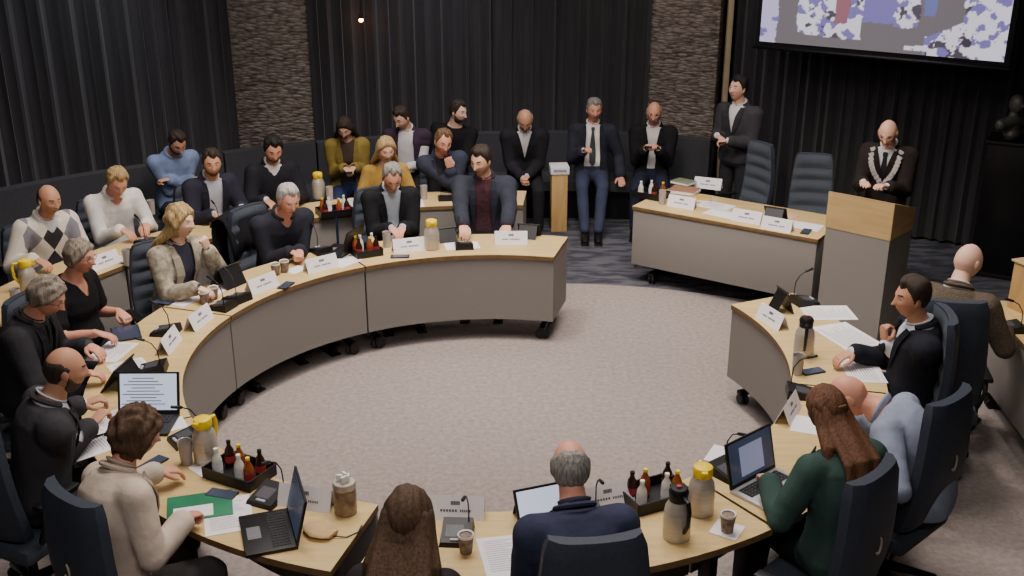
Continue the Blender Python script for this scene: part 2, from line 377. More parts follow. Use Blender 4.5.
# ------------------------------------------------------------------ office chair
def make_chair():
    r = empty('office_chair', (0, 0, 0), 0, 'x', 'chair')
    MB().box((0, .02, .42), (.50, .48, .085), bev=.03).build('seat', M_chair, r)
    # backrest: gently curved pads between seams
    def bz(t):   # t 0..1 up the back -> (y, z, halfwidth)
        return (-.195-.085*t-.03*math.sin(t*PI*1.2), .49+.72*t, .22+.01*math.sin(t*PI)-.035*t*t)
    pads = MB(); n = 10; rows = []
    segs = [(0, .14), (.15, .31), (.32, .48), (.49, .65), (.66, .80), (.815, .99)]
    for (t0, t1) in segs:
        for k in range(5):
            t = t0+(t1-t0)*k/4; bul = .022*math.sin(PI*k/4)+.006
            rows.append((t, bul))
    vs = []; fs = []
    for t, bul in rows:
        y, z, hw = bz(t)
        for i in range(n+1):
            u = -1+2*i/n; vs.append((u*hw, y+.028+bul*(1-u**6)+.035*u*u, z))
    for j in range(len(rows)-1):
        for i in range(n): q = j*(n+1)+i; fs.append((q, q+1, q+n+2, q+n+1))
    pads.add(vs, fs); pads.build('backrest', M_chair, r)
    sh = MB(); vs = []; fs = []; m = 16
    for j in range(m+1):
        t = j/m; y, z, hw = bz(t); e = .012 if j in (0, m) else 0
        for i in range(n+1):
            u = -1+2*i/n; vs.append((u*(hw+.008-e), y+.03+.035*u*u, z))
        for i in range(n, -1, -1):
            u = -1+2*i/n; vs.append((u*(hw+.008-e), y-.03*(1-u**8)+e+.02*u*u, z))
    w2 = 2*(n+1)
    for j in range(m):
        for i in range(w2): k = (i+1) % w2; fs.append((j*w2+i, j*w2+k, (j+1)*w2+k, (j+1)*w2+i))
    fs.append(tuple(range(w2))[::-1]); fs.append(tuple(m*w2+i for i in range(w2)))
    sh.add(vs, fs); shl = sh.build('back_shell', M_shell, r)
    y, z, hw = bz(.52)
    em = MB(); pts = [(0.02*math.cos(a)+.0, y-.034, z+.035*math.sin(a)+.01*a/3) for a in np.linspace(-2.6, 1.2, 9)]
    em.tube(pts, .005, 6); em.build('emblem', mat('pale_gold_thread', (170, 160, 140), .6, nscale=40, namt=.2), shl)
    for s in (-1, 1):
        a = MB(); a.tube([(s*.25, -.12, .47), (s*.285, -.11, .56), (s*.285, -.08, .65)], .016, 8); a.box((s*.285, -.02, .665), (.06, .26, .03), bev=.012)
        a.build('armrest', M_black, r)
    MB().lathe([(.05, .36), (.05, .385)], n=16).lathe([(.026, .12), (.026, .37)], n=14).box((0, 0, .372), (.2, .22, .03), bev=.01).build('gas_lift', M_dark, r)
    st = MB()
    for k in range(5):
        a = 2*PI*k/5+.3; st.tube([(.03*math.cos(a), .03*math.sin(a), .125), (.28*math.cos(a), .28*math.sin(a), .085)], [.028, .018], 8)
    st.build('star_base', M_dark, r)
    for k in range(5):
        a = 2*PI*k/5+.3; c = MB()
        for dx in (-.017, .017):
            c.lathe([(.022, -.01), (.029, -.005), (.029, .005), (.022, .01)], n=12, rot=Matrix.Translation((.28*math.cos(a), .28*math.sin(a), .03)) @ Matrix.Rotation(a, 4, 'Z') @ Matrix.Translation((dx, 0, 0)) @ Matrix.Rotation(PI/2, 4, 'Y'))
        c.box((.28*math.cos(a), .28*math.sin(a), .05), (.03, .04, .03), bev=.006)
        c.build('castor', M_black, r)
    return r
CH0 = make_chair(); CH_USED = []
def chair(x, y, rz, label, sz=1.0):
    """seat centre at x, y, sitter facing rz"""
    c = CH0 if not CH_USED else copy_tree(CH0)
    CH_USED.append(c); c.location = (x, y, 0); c.rotation_euler.z = rz; c.scale = (1, 1, sz); c['label'] = label
    c['group'] = 'blue high-back office chairs'
    return c

# ------------------------------------------------------------------ people
def remeshed(mb, voxel, smooth=3, wr=0.0, seed=0, wscale=7.0):
    """one continuous surface grown over overlapping closed lofts"""
    me = mb.mesh('tmp', M_black, False); o = bpy.data.objects.new('tmp', me); COL.objects.link(o)
    md = o.modifiers.new('r', 'REMESH'); md.mode = 'VOXEL'; md.voxel_size = voxel
    if smooth:
        ms = o.modifiers.new('s', 'SMOOTH'); ms.factor = .5; ms.iterations = smooth
    dg = bpy.context.evaluated_depsgraph_get(); ev = o.evaluated_get(dg); m2 = ev.to_mesh()
    n = len(m2.vertices); co = np.empty(n*3); m2.vertices.foreach_get('co', co); co = co.reshape(-1, 3)
    no = np.empty(n*3); m2.vertices.foreach_get('normal', no); no = no.reshape(-1, 3)
    fs = [tuple(p.vertices) for p in m2.polygons]
    ev.to_mesh_clear(); bpy.data.objects.remove(o); bpy.data.meshes.remove(me)
    if wr:
        s = seed*3.17
        x, y, z = co[:, 0]*wscale, co[:, 1]*wscale, co[:, 2]*wscale
        wv = (np.sin(3.1*z+2.2*np.sin(2.3*x+s)+1.7*np.sin(2.9*y+s*.7))*.5+np.sin(5.3*x+3.7*z+2.0*np.sin(3.3*z+s)+s)*.3+np.sin(6.1*y-4.1*z+1.5*np.sin(4*x)+s)*.3)
        co = co+no*(wv*wr)[:, None]
    return co, fs
def obj_np(name, co, fs, mats, parent, mi=None, smooth=True):
    me = bpy.data.meshes.new(name); me.from_pydata([tuple(c) for c in co], [], fs); me.update()
    for m in (mats if isinstance(mats, (list, tuple)) else [mats]): me.materials.append(m)
    if mi is not None: me.polygons.foreach_set('material_index', mi)
    if smooth: me.polygons.foreach_set('use_smooth', [True]*len(me.polygons))
    o = bpy.data.objects.new(name, me); COL.objects.link(o); o.parent = parent
    return o

# ---- hands (right hand, wrist at origin, fingers +Y, back of hand +Z, thumb towards -X)
HANDS = {}
def hand_mesh(pose):
    if pose in HANDS: return HANDS[pose]
    b = MB()
    b.tube([(0, -.03, 0), (0, .005, 0), (0, .04, 0), (-.001, .082, -.001)], [.027, .031, .038, .039], 14, rad2=[.02, .017, .0155, .0125], ref=(1, 0, 0))
    curl = {'flat': (8, 10, 8), 'relaxed': (22, 28, 18), 'grip': (58, 70, 45), 'point': (75, 85, 50), 'hold': (40, 50, 30)}[pose]
    for i, (x, L, rr) in enumerate(((-.03, .072, .0095), (-.0105, .08, .0098), (.0095, .075, .0094), (.029, .058, .0082))):
        c = curl
        if pose == 'point' and i == 0: c = (5, 8, 6)
        pts = [Vector((x*.85, .06, 0)), Vector((x, .084, 0))]; a = 0; sp = x*1.6
        for k, fr in enumerate((.45, .31, .24)):
            a += R(c[k]*(1+.06*i)); pts.append(pts[-1]+Vector((math.sin(sp)*math.cos(a), math.cos(sp)*math.cos(a), -math.sin(a)))*L*fr)
        b.tube(pts, [rr*1.05, rr*1.05, rr, rr*.9, rr*.72], 9)
    th = {'flat': [(-.026, .012, -.004), (-.05, .04, -.01), (-.062, .07, -.014), (-.066, .094, -.016)], 'grip': [(-.026, .012, -.006), (-.045, .036, -.026), (-.036, .062, -.045), (-.012, .076, -.052)]}
    th['relaxed'] = [(-.026, .012, -.005), (-.047, .038, -.018), (-.05, .068, -.03), (-.043, .092, -.036)]; th['hold'] = [(-.026, .012, -.006), (-.046, .036, -.024), (-.042, .066, -.04), (-.026, .086, -.048)]; th['point'] = th['grip']
    b.tube(th[pose], [.016, .0135, .0115, .009], 9)
    HANDS[pose] = remeshed(b, .0042, 2); return HANDS[pose]

# ---- head: star-shaped surface with brow, sockets, nose, lips, chin
NL, NA = 44, 56
def skull(dx, dy, dz, w=1.0, jaw=1.0):
    """smooth head surface without features; arrays of unit directions"""
    x, y, z = dx*.0755*w, dy*.098, dz*.118
    k = np.clip(-z/.118, 0, 1)
    x = x*(1-.30*k**1.6*(2-jaw))
    y = np.where(y < 0, y*(1-.38*k), y*(1-.10*k**2))
    up = np.clip(z/.118, 0, 1); x = x*(1+.03*np.sin(up*PI))
    y = y-.004*up
    return x, y, z
def head_arrays(w=1.0, jaw=1.0, nose=1.0, fem=False):
    lat = np.linspace(-PI/2, PI/2, NL); lon = np.linspace(0, 2*PI, NA, endpoint=False)
    la, lo = np.meshgrid(lat, lon, indexing='ij')
    dx, dy, dz = np.cos(la)*np.cos(lo), np.cos(la)*np.sin(lo), np.sin(la)
    x, y, z = skull(dx, dy, dz, w, jaw); fr = (dy > .05)
    def g(cx, cz, sx, sz): return np.exp(-((x-cx)/sx)**2-((z-cz)/sz)**2)*fr
    ax = np.abs(x)
    ge = np.exp(-((ax-.031)/.014)**2-((z-.010)/.011)**2)*fr
    y = y-.0095*ge
    y = y+.0045*np.exp(-((ax-.026)/.02)**2-((z-.031)/.008)**2)*fr
    ridge = np.exp(-(x/.0085)**2)*np.clip((.028-z)/.056, 0, 1)*(z > -.030)*fr
    y = y+.021*nose*ridge+.010*nose*g(0, -.026, .0145, .009)
    y = y+.0055*g(0, -.056, .021, .0055)+.006*g(0, -.066, .018, .006)-.003*g(0, -.061, .02, .0022)
    y = y+.0065*jaw*g(0, -.098, .02, .014)
    y = y+.004*np.exp(-((ax-.043)/.016)**2-((z+.018)/.016)**2)*fr
    x = x+np.sign(x)*.002*np.exp(-((ax-.05)/.02)**2-((z+.015)/.02)**2)
    co = np.stack([x, y, z], -1).reshape(-1, 3)
    fs = []; mi = []
    for j in range(NL-1):
        for i in range(NA):
            k = (i+1) % NA; q = (j*NA+i, j*NA+k, (j+1)*NA+k, (j+1)*NA+i); fs.append(q)
            c = co[list(q)].mean(0); m = 0
            if c[1] > .05:
                if abs(c[0]) < .023 and -.071 < c[2] < -.053: m = 1
                if .013 < abs(c[0]) < .048 and .027 < c[2] < .0355: m = 2
            mi.append(m)
    return co, fs, mi
def shell(fn, w=1.0, jaw=1.0, nl=40, na=64, streak=.004, sd=0, groove=26):
    """hair or beard: skull surface plus thickness fn(lon deg, z, direction); sinks under the skin where negative"""
    lat = np.linspace(-PI/2, PI/2, nl); lon = np.linspace(0, 2*PI, na, endpoint=False)
    la, lo = np.meshgrid(lat, lon, indexing='ij'); dx, dy, dz = np.cos(la)*np.cos(lo), np.cos(la)*np.sin(lo), np.sin(la)
    x, y, z = skull(dx, dy, dz, w, jaw); deg = np.degrees(np.arctan2(dx, dy))  # 0 front, +-180 back
    t = fn(np.abs(deg), z, x, y)
    st = streak*(np.sin(x*210+5*np.sin(y*22+sd)+2*np.sin(z*30))*.55+np.sin(x*97-y*35+sd+3*np.sin(z*18))*.45)
    t = t+np.where(t > .003, st, 0)
    co = np.stack([x+dx*t, y+dy*t, z+dz*t], -1).reshape(-1, 3)
    fs = [(j*na+i, j*na+(i+1) % na, (j+1)*na+(i+1) % na, (j+1)*na+i) for j in range(nl-1) for i in range(na)]
    tt = t.reshape(-1); keep = [f for f in fs if max(tt[i] for i in f) > -.006]
    return co, keep
def hairline(a, front=.062, temple=.03, side=-.005, back=-.085):
    """height of the hair edge against the angle from the front"""
    return np.interp(a, [0, 35, 55, 75, 95, 115, 180], [front, front-.004, temple+.012, temple-.01, side-.03, back+.01, back])
def sm(t): return np.clip(t, 0, 1)**2*(3-2*np.clip(t, 0, 1))
def hair_short(vol=.012, front=.070, recede=0.0, back=-.078, top=.012):
    def fn(a, z, x, y):
        e = np.interp(a, [0, 22, 40, 58, 68, 80, 92, 104, 180], [front+recede, front+recede+.004, front+.012+recede*1.6, .052, .030, -.022, .004, -.04, back])+.004*np.sin(x*55)
        v = np.interp(z, [-.08, -.02, .05, .09, .118], [.005, .007, vol, vol+top, vol+top*.9])*(1+.12*np.sin(x*70+y*40))
        return np.where(z > e-.003, v*sm((z-e)/.03+.12)-.001, -.012)
    return fn
def hair_ring(vol=.010, crown=.075):
    """bald crown with a ring of hair round the sides and back"""
    def fn(a, z, x, y):
        e = np.interp(a, [0, 60, 78, 95, 120, 180], [.2, .2, .02, -.02, -.06, -.07]); u = np.interp(a, [0, 80, 105, 140, 180], [.0, .04, .065, crown, crown])
        return np.where((z > e) & (z < u), vol*sm((z-e)/.012)*sm((u-z)/.025)-.001, -.012)
    return fn
def hair_full(vol=.028, front=.055, back=-.1, side=-.06, wav=0.0, part=0):
    def fn(a, z, x, y):
        e = np.interp(a, [0, 25, 42, 58, 70, 82, 110, 180], [front+.014, front+.008, front-.012, .018, -.01, side, back, back])
        t = sm((z-e)/.03+.2)*vol*(1+(.22*np.sin(x*95+z*70+2*np.sin(y*60))+.12*np.sin(y*120-z*90))*wav)*np.interp(a, [0, 50, 90], [.75, .85, 1])
        return np.where(z > e-.006, t-.001, -.012)
    return fn
def beard_fn(vol=.006, must=True):
    def fn(a, z, x, y):
        u = np.interp(a, [0, 14, 22, 40, 60, 76, 86, 94], [-.043 if must else -.08, -.045 if must else -.076, -.06, -.056, -.045, -.012, .0, -.12])
        mouth = (np.abs(x) < .02) & (z > -.070) & (z < -.053)
        return np.where((z < u) & (a < 98) & (~mouth), vol*sm((u-z)/.016), -.012)
    return fn

HAIRC = {'black': (34, 28, 27), 'dark': (60, 46, 38), 'brown': (96, 70, 50), 'lightbrown': (126, 96, 68), 'blond': (196, 164, 112), 'grey': (158, 152, 146), 'white': (205, 200, 196), 'greybrown': (156, 141, 126), 'auburn': (118, 78, 54), 'stubble': (92, 68, 58)}
def hairmat(k):
    c = HAIRC[k]; return mat('hair_'+k, c, .6, nscale=18, rgb2=tuple(int(v*.62) for v in c), stretch=(6, 6, 1), bump=.4, bscale=60, spec=.3)
SKINS = {'fair': (214, 164, 140), 'pale': (222, 178, 156), 'tan': (190, 138, 110), 'ruddy': (208, 146, 122)}
def skinmat(k): return mat('skin_'+k, SKINS[k], .55, nscale=22, namt=.08, spec=.35)

SP = [-.09, 0, .10, .20, .32, .42, .48, .525, .56]
RXM = [.150, .172, .160, .152, .164, .160, .122, .078, .060]
RYM = [.105, .122, .118, .112, .122, .116, .094, .070, .058]
RXF = [.155, .176, .152, .136, .148, .142, .106, .066, .052]
RYF = [.110, .124, .108, .102, .124, .112, .086, .060, .050]
class Skel: pass
def pose_skel(p):
    """joint positions in the person's own frame: +Y forward, +X the person's right, root on the floor"""
    k = Skel(); k.p = p; S = p.get('scale', 1.0); k.S = S
    k.sit = p.get('sit', True); k.fem = p.get('fem', False); k.bw = p.get('build', 1.0)
    hz = p.get('hz', .60 if k.sit else .93*S)
    lean, hunch, side, twist = R(p.get('lean', 0)), R(p.get('hunch', 8)), R(p.get('side', 0)), R(p.get('twist', 0))
    pos = Vector((0, p.get('back', 0), hz)); k.sp = []; N = 33; s_prev = -.09
    def frame(s):
        u = min(max(s/.5, 0), 1); a = lean+hunch*(u-.3)*1.6; sd = side*min(max(s/.35, 0), 1); tw = twist*u
        M = Matrix.Rotation(tw, 3, 'Z') @ Matrix.Rotation(sd, 3, 'Y') @ Matrix.Rotation(-a, 3, 'X')
        return M
    # integrate the spine from the hip (s=0) both ways
    ss = np.linspace(-.09, .56, N); pts = {}
    q = pos.copy(); ps = 0
    for s in [v for v in ss if v >= 0]:
        q = q+frame((s+ps)/2) @ Vector((0, 0, (s-ps)*S)); ps = s; pts[s] = q.copy()
    q = pos.copy(); ps = 0
    for s in [v for v in ss if v < 0][::-1]:
        q = q+frame(0) @ Vector((0, 0, (s-ps)*S)); ps = s; pts[s] = q.copy()
    k.ss = list(ss); k.P = [pts[s] for s in ss]; k.F = [frame(s) for s in ss]
    RX, RY = (RXF, RYF) if k.fem else (RXM, RYM); bel = p.get('belly', 0)
    k.rx = [np.interp(s, SP, RX)*S*k.bw if s < .5 else np.interp(s, SP, RX)*S for s in ss]
    k.ry = [(np.interp(s, SP, RY)+bel*math.exp(-((s-.12)/.1)**2))*S*(k.bw if s < .5 else 1) for s in ss]
    k.fwd = [bel*.5*math.exp(-((s-.12)/.1)**2)+(.012*math.exp(-((s-.33)/.06)**2) if k.fem else 0) for s in ss]
    i = int(np.argmin([abs(s-.53) for s in ss])); k.neck = k.P[i]; Fn = k.F[i]
    # head
    yaw, pitch, roll = R(p.get('hyaw', 0)), R(p.get('hpitch', 0)), R(p.get('hroll', 0))
    k.HR = (Matrix.Rotation(yaw, 3, 'Z') @ Matrix.Rotation(roll, 3, 'Y') @ Matrix.Rotation(-pitch, 3, 'X'))
    k.hs = S*p.get('hscale', 1.0)*(0.95 if k.fem else 1.0)
    k.skb = k.neck+(Fn @ Vector((0, .028, .075)))*S          # skull pivot: top of the neck
    k.head = k.skb+(k.HR @ Vector((0, .022, .072)))*k.hs
    j = int(np.argmin([abs(s-.435) for s in ss])); k.cj = j
    shw = (.155 if k.fem else .182)*S*k.bw
    k.sh = {}
    for sg, n in ((1, 'R'), (-1, 'L')): k.sh[n] = k.P[j]+k.F[j] @ Vector((sg*shw, p.get('sh'+n, 0), .0+p.get('shz'+n, 0)))
    # legs
    k.leg = {}
    F0 = k.F[int(np.argmin([abs(s) for s in ss]))]
    for sg, n in ((1, 'R'), (-1, 'L')):
        hip = k.P[int(np.argmin([abs(s) for s in ss]))]+Vector((sg*.09*S, 0, -.03))
        if k.sit:
            sp = p.get('spread', .05); kf = p.get('kneef', .42)
            kn = hip+Vector((sg*sp, kf*S, -.035)); kn.z = max(.47, kn.z)
            an = Vector((kn.x+sg*p.get('footsp', 0), kn.y+p.get('footf', .02), .085))
        else:
            st = p.get('stance', .02); kn = hip+Vector((sg*st*.5, .02, -.42*S)); an = Vector((hip.x+sg*st, hip.y-.01, .085))
        k.leg[n] = (hip, kn, an)
    return k
def ik(S, W, L1, L2, pole):
    d = W-S; D = d.length; mx = (L1+L2)*.995
    if D > mx: W = S+d*(mx/D); d = W-S; D = mx
    D = max(D, abs(L1-L2)+.02); a = (L1*L1-L2*L2+D*D)/(2*D); h = math.sqrt(max(L1*L1-a*a, 0)); u = d.normalized()
    pv = pole-u*pole.dot(u); pv.normalize()
    return S+u*a+pv*h, W
def torso_lofts(b, k, infl, s0=-.09, s1=.56, n=24, ryadd=0.0):
    idx = [i for i, s in enumerate(k.ss) if s0-1e-6 <= s <= s1+1e-6][::2]
    vs = []; fs = []
    rows = []
    for q, i in enumerate(idx):
        rows.append((k.P[i]+k.F[i] @ Vector((0, k.fwd[i], 0)), k.F[i], k.rx[i]+infl, k.ry[i]+infl+ryadd))
    e0, e1 = rows[0], rows[-1]
    rows = [(e0[0]-e0[1] @ Vector((0, 0, .03)), e0[1], e0[2]*.75, e0[3]*.75)]+rows+[(e1[0]+e1[1] @ Vector((0, 0, .02)), e1[1], e1[2]*.75, e1[3]*.75)]
    for P, F, rx, ry in rows:
        for j in range(n):
            a = 2*PI*j/n; ca, sa = math.cos(a), math.sin(a)
            ca = math.copysign(abs(ca)**.8, ca); sa = math.copysign(abs(sa)**.8, sa)
            vs.append(P+F @ Vector((ca*rx, sa*ry, 0)))
    for r in range(len(rows)-1):
        for j in range(n): q = (j+1) % n; fs.append((r*n+j, r*n+q, (r+1)*n+q, (r+1)*n+j))
    fs.append(tuple(range(n))[::-1]); fs.append(tuple((len(rows)-1)*n+j for j in range(n)))
    b.add(vs, fs)
def arm_loft(b, k, n, infl, frac=1.0, cuff=0.0):
    sh, el, wr = k.arm[n]; S = k.S*(.9 if k.fem else 1); j = k.cj
    root = k.P[j]+k.F[j] @ Vector(((1 if n == 'R' else -1)*.10*k.bw, 0, -.01))
    pts = [root, sh, sh.lerp(el, .5), el, el.lerp(wr, .5), wr]; rad = [.07*S, .066*S, .053*S, .044*S, .041*S, .029*S]
    if frac < 1:                                  # short sleeve, ends on the upper arm
        e = sh.lerp(el, frac); pts = [root, sh, sh.lerp(e, .5), e]; rad = [.07*S, .066*S, .058*S, .054*S]
    elif frac > 1:                                # stops short of the wrist
        wr2 = el.lerp(wr, frac-1); pts = [root, sh, sh.lerp(el, .5), el, el.lerp(wr2, .5), wr2]; rad[-1] = .033*S
    rr = [r+infl+(cuff if i == len(pts)-1 else 0) for i, r in enumerate(rad)]
    b.tube(pts[:2], rr[:2], 14); b.ball(pts[1], rr[1]*1.0, 14, 10)
    if len(pts) == 4: b.tube(pts[1:], rr[1:], 14)
    else: b.tube(pts[1:4], rr[1:4], 14); b.ball(pts[3], rr[3]*1.02, 14, 10); b.tube(pts[3:], rr[3:], 14)
def leg_loft(b, k, n, infl, full=True):
    hip, kn, an = k.leg[n]; S = k.S
    b.tube([hip, hip.lerp(kn, .5), kn], [.080*S+infl, .074*S+infl, .058*S+infl], 14)
    b.tube([kn, kn.lerp(an, .35), kn.lerp(an, .75), an+Vector((0, 0, .02))], [.056*S+infl, .054*S+infl, .042*S+infl*1.5, .036*S+infl*2], 14)
def loc_sxy(k, co):
    """spine height s, sideways x and forward y of points, in the torso's own bent frame"""
    P = np.array([tuple(v) for v in k.P]); F = np.array([[list(r) for r in f] for f in k.F])
    d = co[:, None, :]-P[None]; up = F[:, :, 2]; dz = np.abs(np.einsum('nij,ij->ni', d, up))
    dist = dz+.15*np.linalg.norm(d, axis=2); i = dist.argmin(1); dd = d[np.arange(len(co)), i]
    s = np.array(k.ss)[i]+np.einsum('ni,ni->n', dd, up[i]); x = np.einsum('ni,ni->n', dd, F[i][:, :, 0]); y = np.einsum('ni,ni->n', dd, F[i][:, :, 1])
    return s, x, y, np.array(k.ry)[i]
def tpoint(k, s, x, infl):
    """point on the front of the torso surface at spine height s, sideways x"""
    i = min(max(np.interp(s, k.ss, range(len(k.ss))), 0), len(k.ss)-1.001); a = int(i); t = i-a
    P = k.P[a].lerp(k.P[a+1], t); F = k.F[a]; rx = k.rx[a]*(1-t)+k.rx[a+1]*t+infl; ry = k.ry[a]*(1-t)+k.ry[a+1]*t+infl
    u = min(abs(x)/rx, .98); y = ry*(1-u**2.5)**(1/2.5)
    return P+F @ Vector((x, y+k.fwd[a], 0))
def ribbon(pts, w, nrm_off, thick=.006):
    """flat strip with a little thickness along pts (list of (point, side vector, out vector))"""
    vs = []; fs = []
    for P, sd, out, hw in pts:
        for a, b_ in ((-1, 0), (1, 0), (1, 1), (-1, 1)): vs.append(P+sd*hw*a+out*(nrm_off+thick*b_))
    m = len(pts)
    for r in range(m-1):
        for j in range(4): q = (j+1) % 4; fs.append((r*4+j, r*4+q, (r+1)*4+q, (r+1)*4+j))
    fs.append((3, 2, 1, 0)); fs.append(tuple((m-1)*4+j for j in range(4)))
    return vs, fs
def strip_on_torso(k, path, infl, off=.004, thick=.005):
    pts = []
    for i, (s, x, hw) in enumerate(path):
        P = tpoint(k, s, x, infl); A = tpoint(k, s, x+.01, infl); sd = (A-P).normalized()
        s2, x2, _ = path[min(i+1, len(path)-1)]; s1, x1, _ = path[max(i-1, 0)]
        dn = (tpoint(k, s2, x2, infl)-tpoint(k, s1, x1, infl)).normalized(); out = sd.cross(dn)
        Fy = k.F[int(np.argmin([abs(v-s) for v in k.ss]))] @ Vector((0, 1, 0))
        if out.dot(Fy) < 0: out = -out
        side = dn.cross(out).normalized(); pts.append((P, side, out.normalized(), hw))
    return ribbon(pts, 0, off, thick)
def smooth_rim(c, f, it=10):
    cnt = {}
    for q in f:
        for i in range(len(q)):
            ed = (q[i], q[(i+1) % len(q)]); ed = ed if ed[0] < ed[1] else ed[::-1]; cnt[ed] = cnt.get(ed, 0)+1
    nb = {}
    for (a, b_), n in cnt.items():
        if n == 1: nb.setdefault(a, []).append(b_); nb.setdefault(b_, []).append(a)
    ids = [i for i, v in nb.items() if len(v) == 2]; c = c.copy()
    if not ids: return c
    A = np.array(ids); B0 = np.array([nb[i][0] for i in ids]); B1 = np.array([nb[i][1] for i in ids])
    for _ in range(it): c[A] = .4*c[A]+.3*(c[B0]+c[B1])
    return c
def person(label, headpx, face, p):
    """face: heading in degrees (0 looks along +Y, 90 looks along -X); headpx: where the head sits in the photograph"""
    k = pose_skel(p); seed = int(headpx[0]*7+headpx[1]) % 97
    rz = R(face); RZ = Matrix.Rotation(rz, 3, 'Z')
    if 'root' in p: root = Vector((*p['root'], 0))
    else:
        hw = at(headpx[0], headpx[1], k.head.z); root = hw-RZ @ k.head; root.z = 0
    e = empty('person', root, rz, label, 'person'); k.e = e
    inv = RZ.transposed()
    def tolocal(wp): return inv @ (Vector(wp)-root)
    # arms
    k.arm = {}; k.hand = {}
    S = k.S*(.93 if k.fem else 1)
    for n, sg in (('R', 1), ('L', -1)):
        hd = p.get('hand'+n, 'rest'); pose = p.get('pose'+n, 'relaxed'); sh = k.sh[n]
        if isinstance(hd, tuple) and hd[0] == 'px': W = tolocal(at(hd[1], hd[2], hd[3]))
        elif hd == 'rest': W = Vector((sg*.13, .34, .86)) if not p.get('lap') else Vector((sg*.06, .25, .66))
        elif hd == 'side': W = sh+Vector((sg*.08, .03, -.52*S))
        else: W = Vector(hd)
        pole = Vector(p.get('pole'+n, (sg*.38, -.72, -.42)))
        el, W2 = ik(sh, W, .30*S, .265*S, pole)
        if False and W.z < .9 and not p.get('lap') and 'pole'+n not in p:
            for pl in ((sg*.95, -.35, -.15), (sg, -.3, .1), (sg, -.2, .35)):
                if el.z > .815: break
                el, W2 = ik(sh, W, .30*S, .265*S, Vector(pl))
        W = W2
        k.arm[n] = (sh, el, W)
        fd = p.get('fdir'+n); fd = Vector(fd) if fd else (W-el).normalized()*1.0
        if not p.get('fdir'+n) and W.z < .86 and k.sit and not p.get('lap'): fd = Vector((fd.x, fd.y, -.30*math.hypot(fd.x, fd.y)))
        fd.normalize(); up = Vector(p.get('up'+n, (0, 0, 1))); x = fd.cross(up)
        if x.length < .05: x = fd.cross(Vector((0, -1, 0)))
        x.normalize(); up = x.cross(fd); k.hand[n] = (W, Matrix((x, fd, up)).transposed(), pose)
    # ---- body: torso, limbs, neck grown as one surface, with head and hands
    b = MB(); torso_lofts(b, k, -.004); 
    for n in 'RL': arm_loft(b, k, n, 0); leg_loft(b, k, n, 0)
    for n in 'RL':
        an = k.leg[n][2]; b.tube([an+Vector((0, -.03, -.03)), an+Vector((0, .06, -.045)), an+Vector((0, .15, -.055))], [.034, .034, .024], 10)
    b.tube([k.neck-Vector((0, 0, .04)), k.neck.lerp(k.skb, .6), k.skb+(k.HR @ Vector((0, .012, .03)))*k.hs], [.066*k.S, (.05 if k.fem else .057)*k.S, (.046 if k.fem else .052)*k.S], 16)
    co, fs = remeshed(b, .012, 2); mi = [0]*len(fs)
    HR = np.array([list(r) for r in k.HR]); hc = np.array(tuple(k.head)); jaw = p.get('jaw', .92 if k.fem else 1.0); hwid = p.get('hw', 1.0)
    def addh(c, f, m=None, sc=1.0):
        nonlocal co
        base = len(co); co = np.vstack([co, c]); fs.extend([tuple(i+base for i in q) for q in f]); mi.extend(m if m is not None else [0]*len(f))
    def headxf(c): return (np.asarray(c)*k.hs) @ HR.T+hc
    hco, hfs, hmi = head_arrays(hwid, jaw, p.get('nose', .9 if k.fem else 1.05)); addh(headxf(hco), hfs, hmi)
    for sg in (1, -1):
        eb = MB(); eb.ball((sg*.074*hwid, -.008, .0), (.010, .021, .032), 12, 8, rot=Matrix.Rotation(R(-18*sg), 4, 'Z') @ Matrix.Rotation(R(12), 4, 'X'))
        eb.ball((sg*.071*hwid, .004, -.024), (.007, .009, .011), 8, 6)
        addh(headxf([tuple(v) for v in eb.v]), eb.f)
    for n in 'RL':
        c, f = hand_mesh(k.hand[n][2]); W, M, _ = k.hand[n]; c = c*np.array([1 if n == 'R' else -1, 1, 1])*(k.S*(.9 if k.fem else 1.0))
        if n == 'L': f = [q[::-1] for q in f]
        addh(c @ np.array([list(r) for r in M]).T+np.array(tuple(W)), f)
    sk = skinmat(p.get('skin', 'fair')); hcol = p.get('hair', 'dark')
    body = obj_np('body', co, fs, [sk, mat('lip_tone', (168, 98, 88), .5, nscale=40, namt=.1), hairmat(p.get('browc', hcol))], e, mi)
    # eyes
    ey = MB()
    for sg in (1, -1):
        ey.ball((sg*.031, .0735, .010), .0125, 12, 8, mi=0); ey.ball((sg*.031, .0805, .010), (.0078, .0056, .0078), 10, 6, mi=1)
    if hcol is not None: obj_np('eyes', headxf([tuple(v) for v in ey.v]), ey.f, [mat('eye_white', (172, 160, 150), .3, nscale=30, namt=.05), mat('iris', (52, 42, 36), .25, nscale=60, namt=.3)], body, ey.m)
    # hair and beard
    st = p.get('style', 'short'); HM = hairmat(hcol)
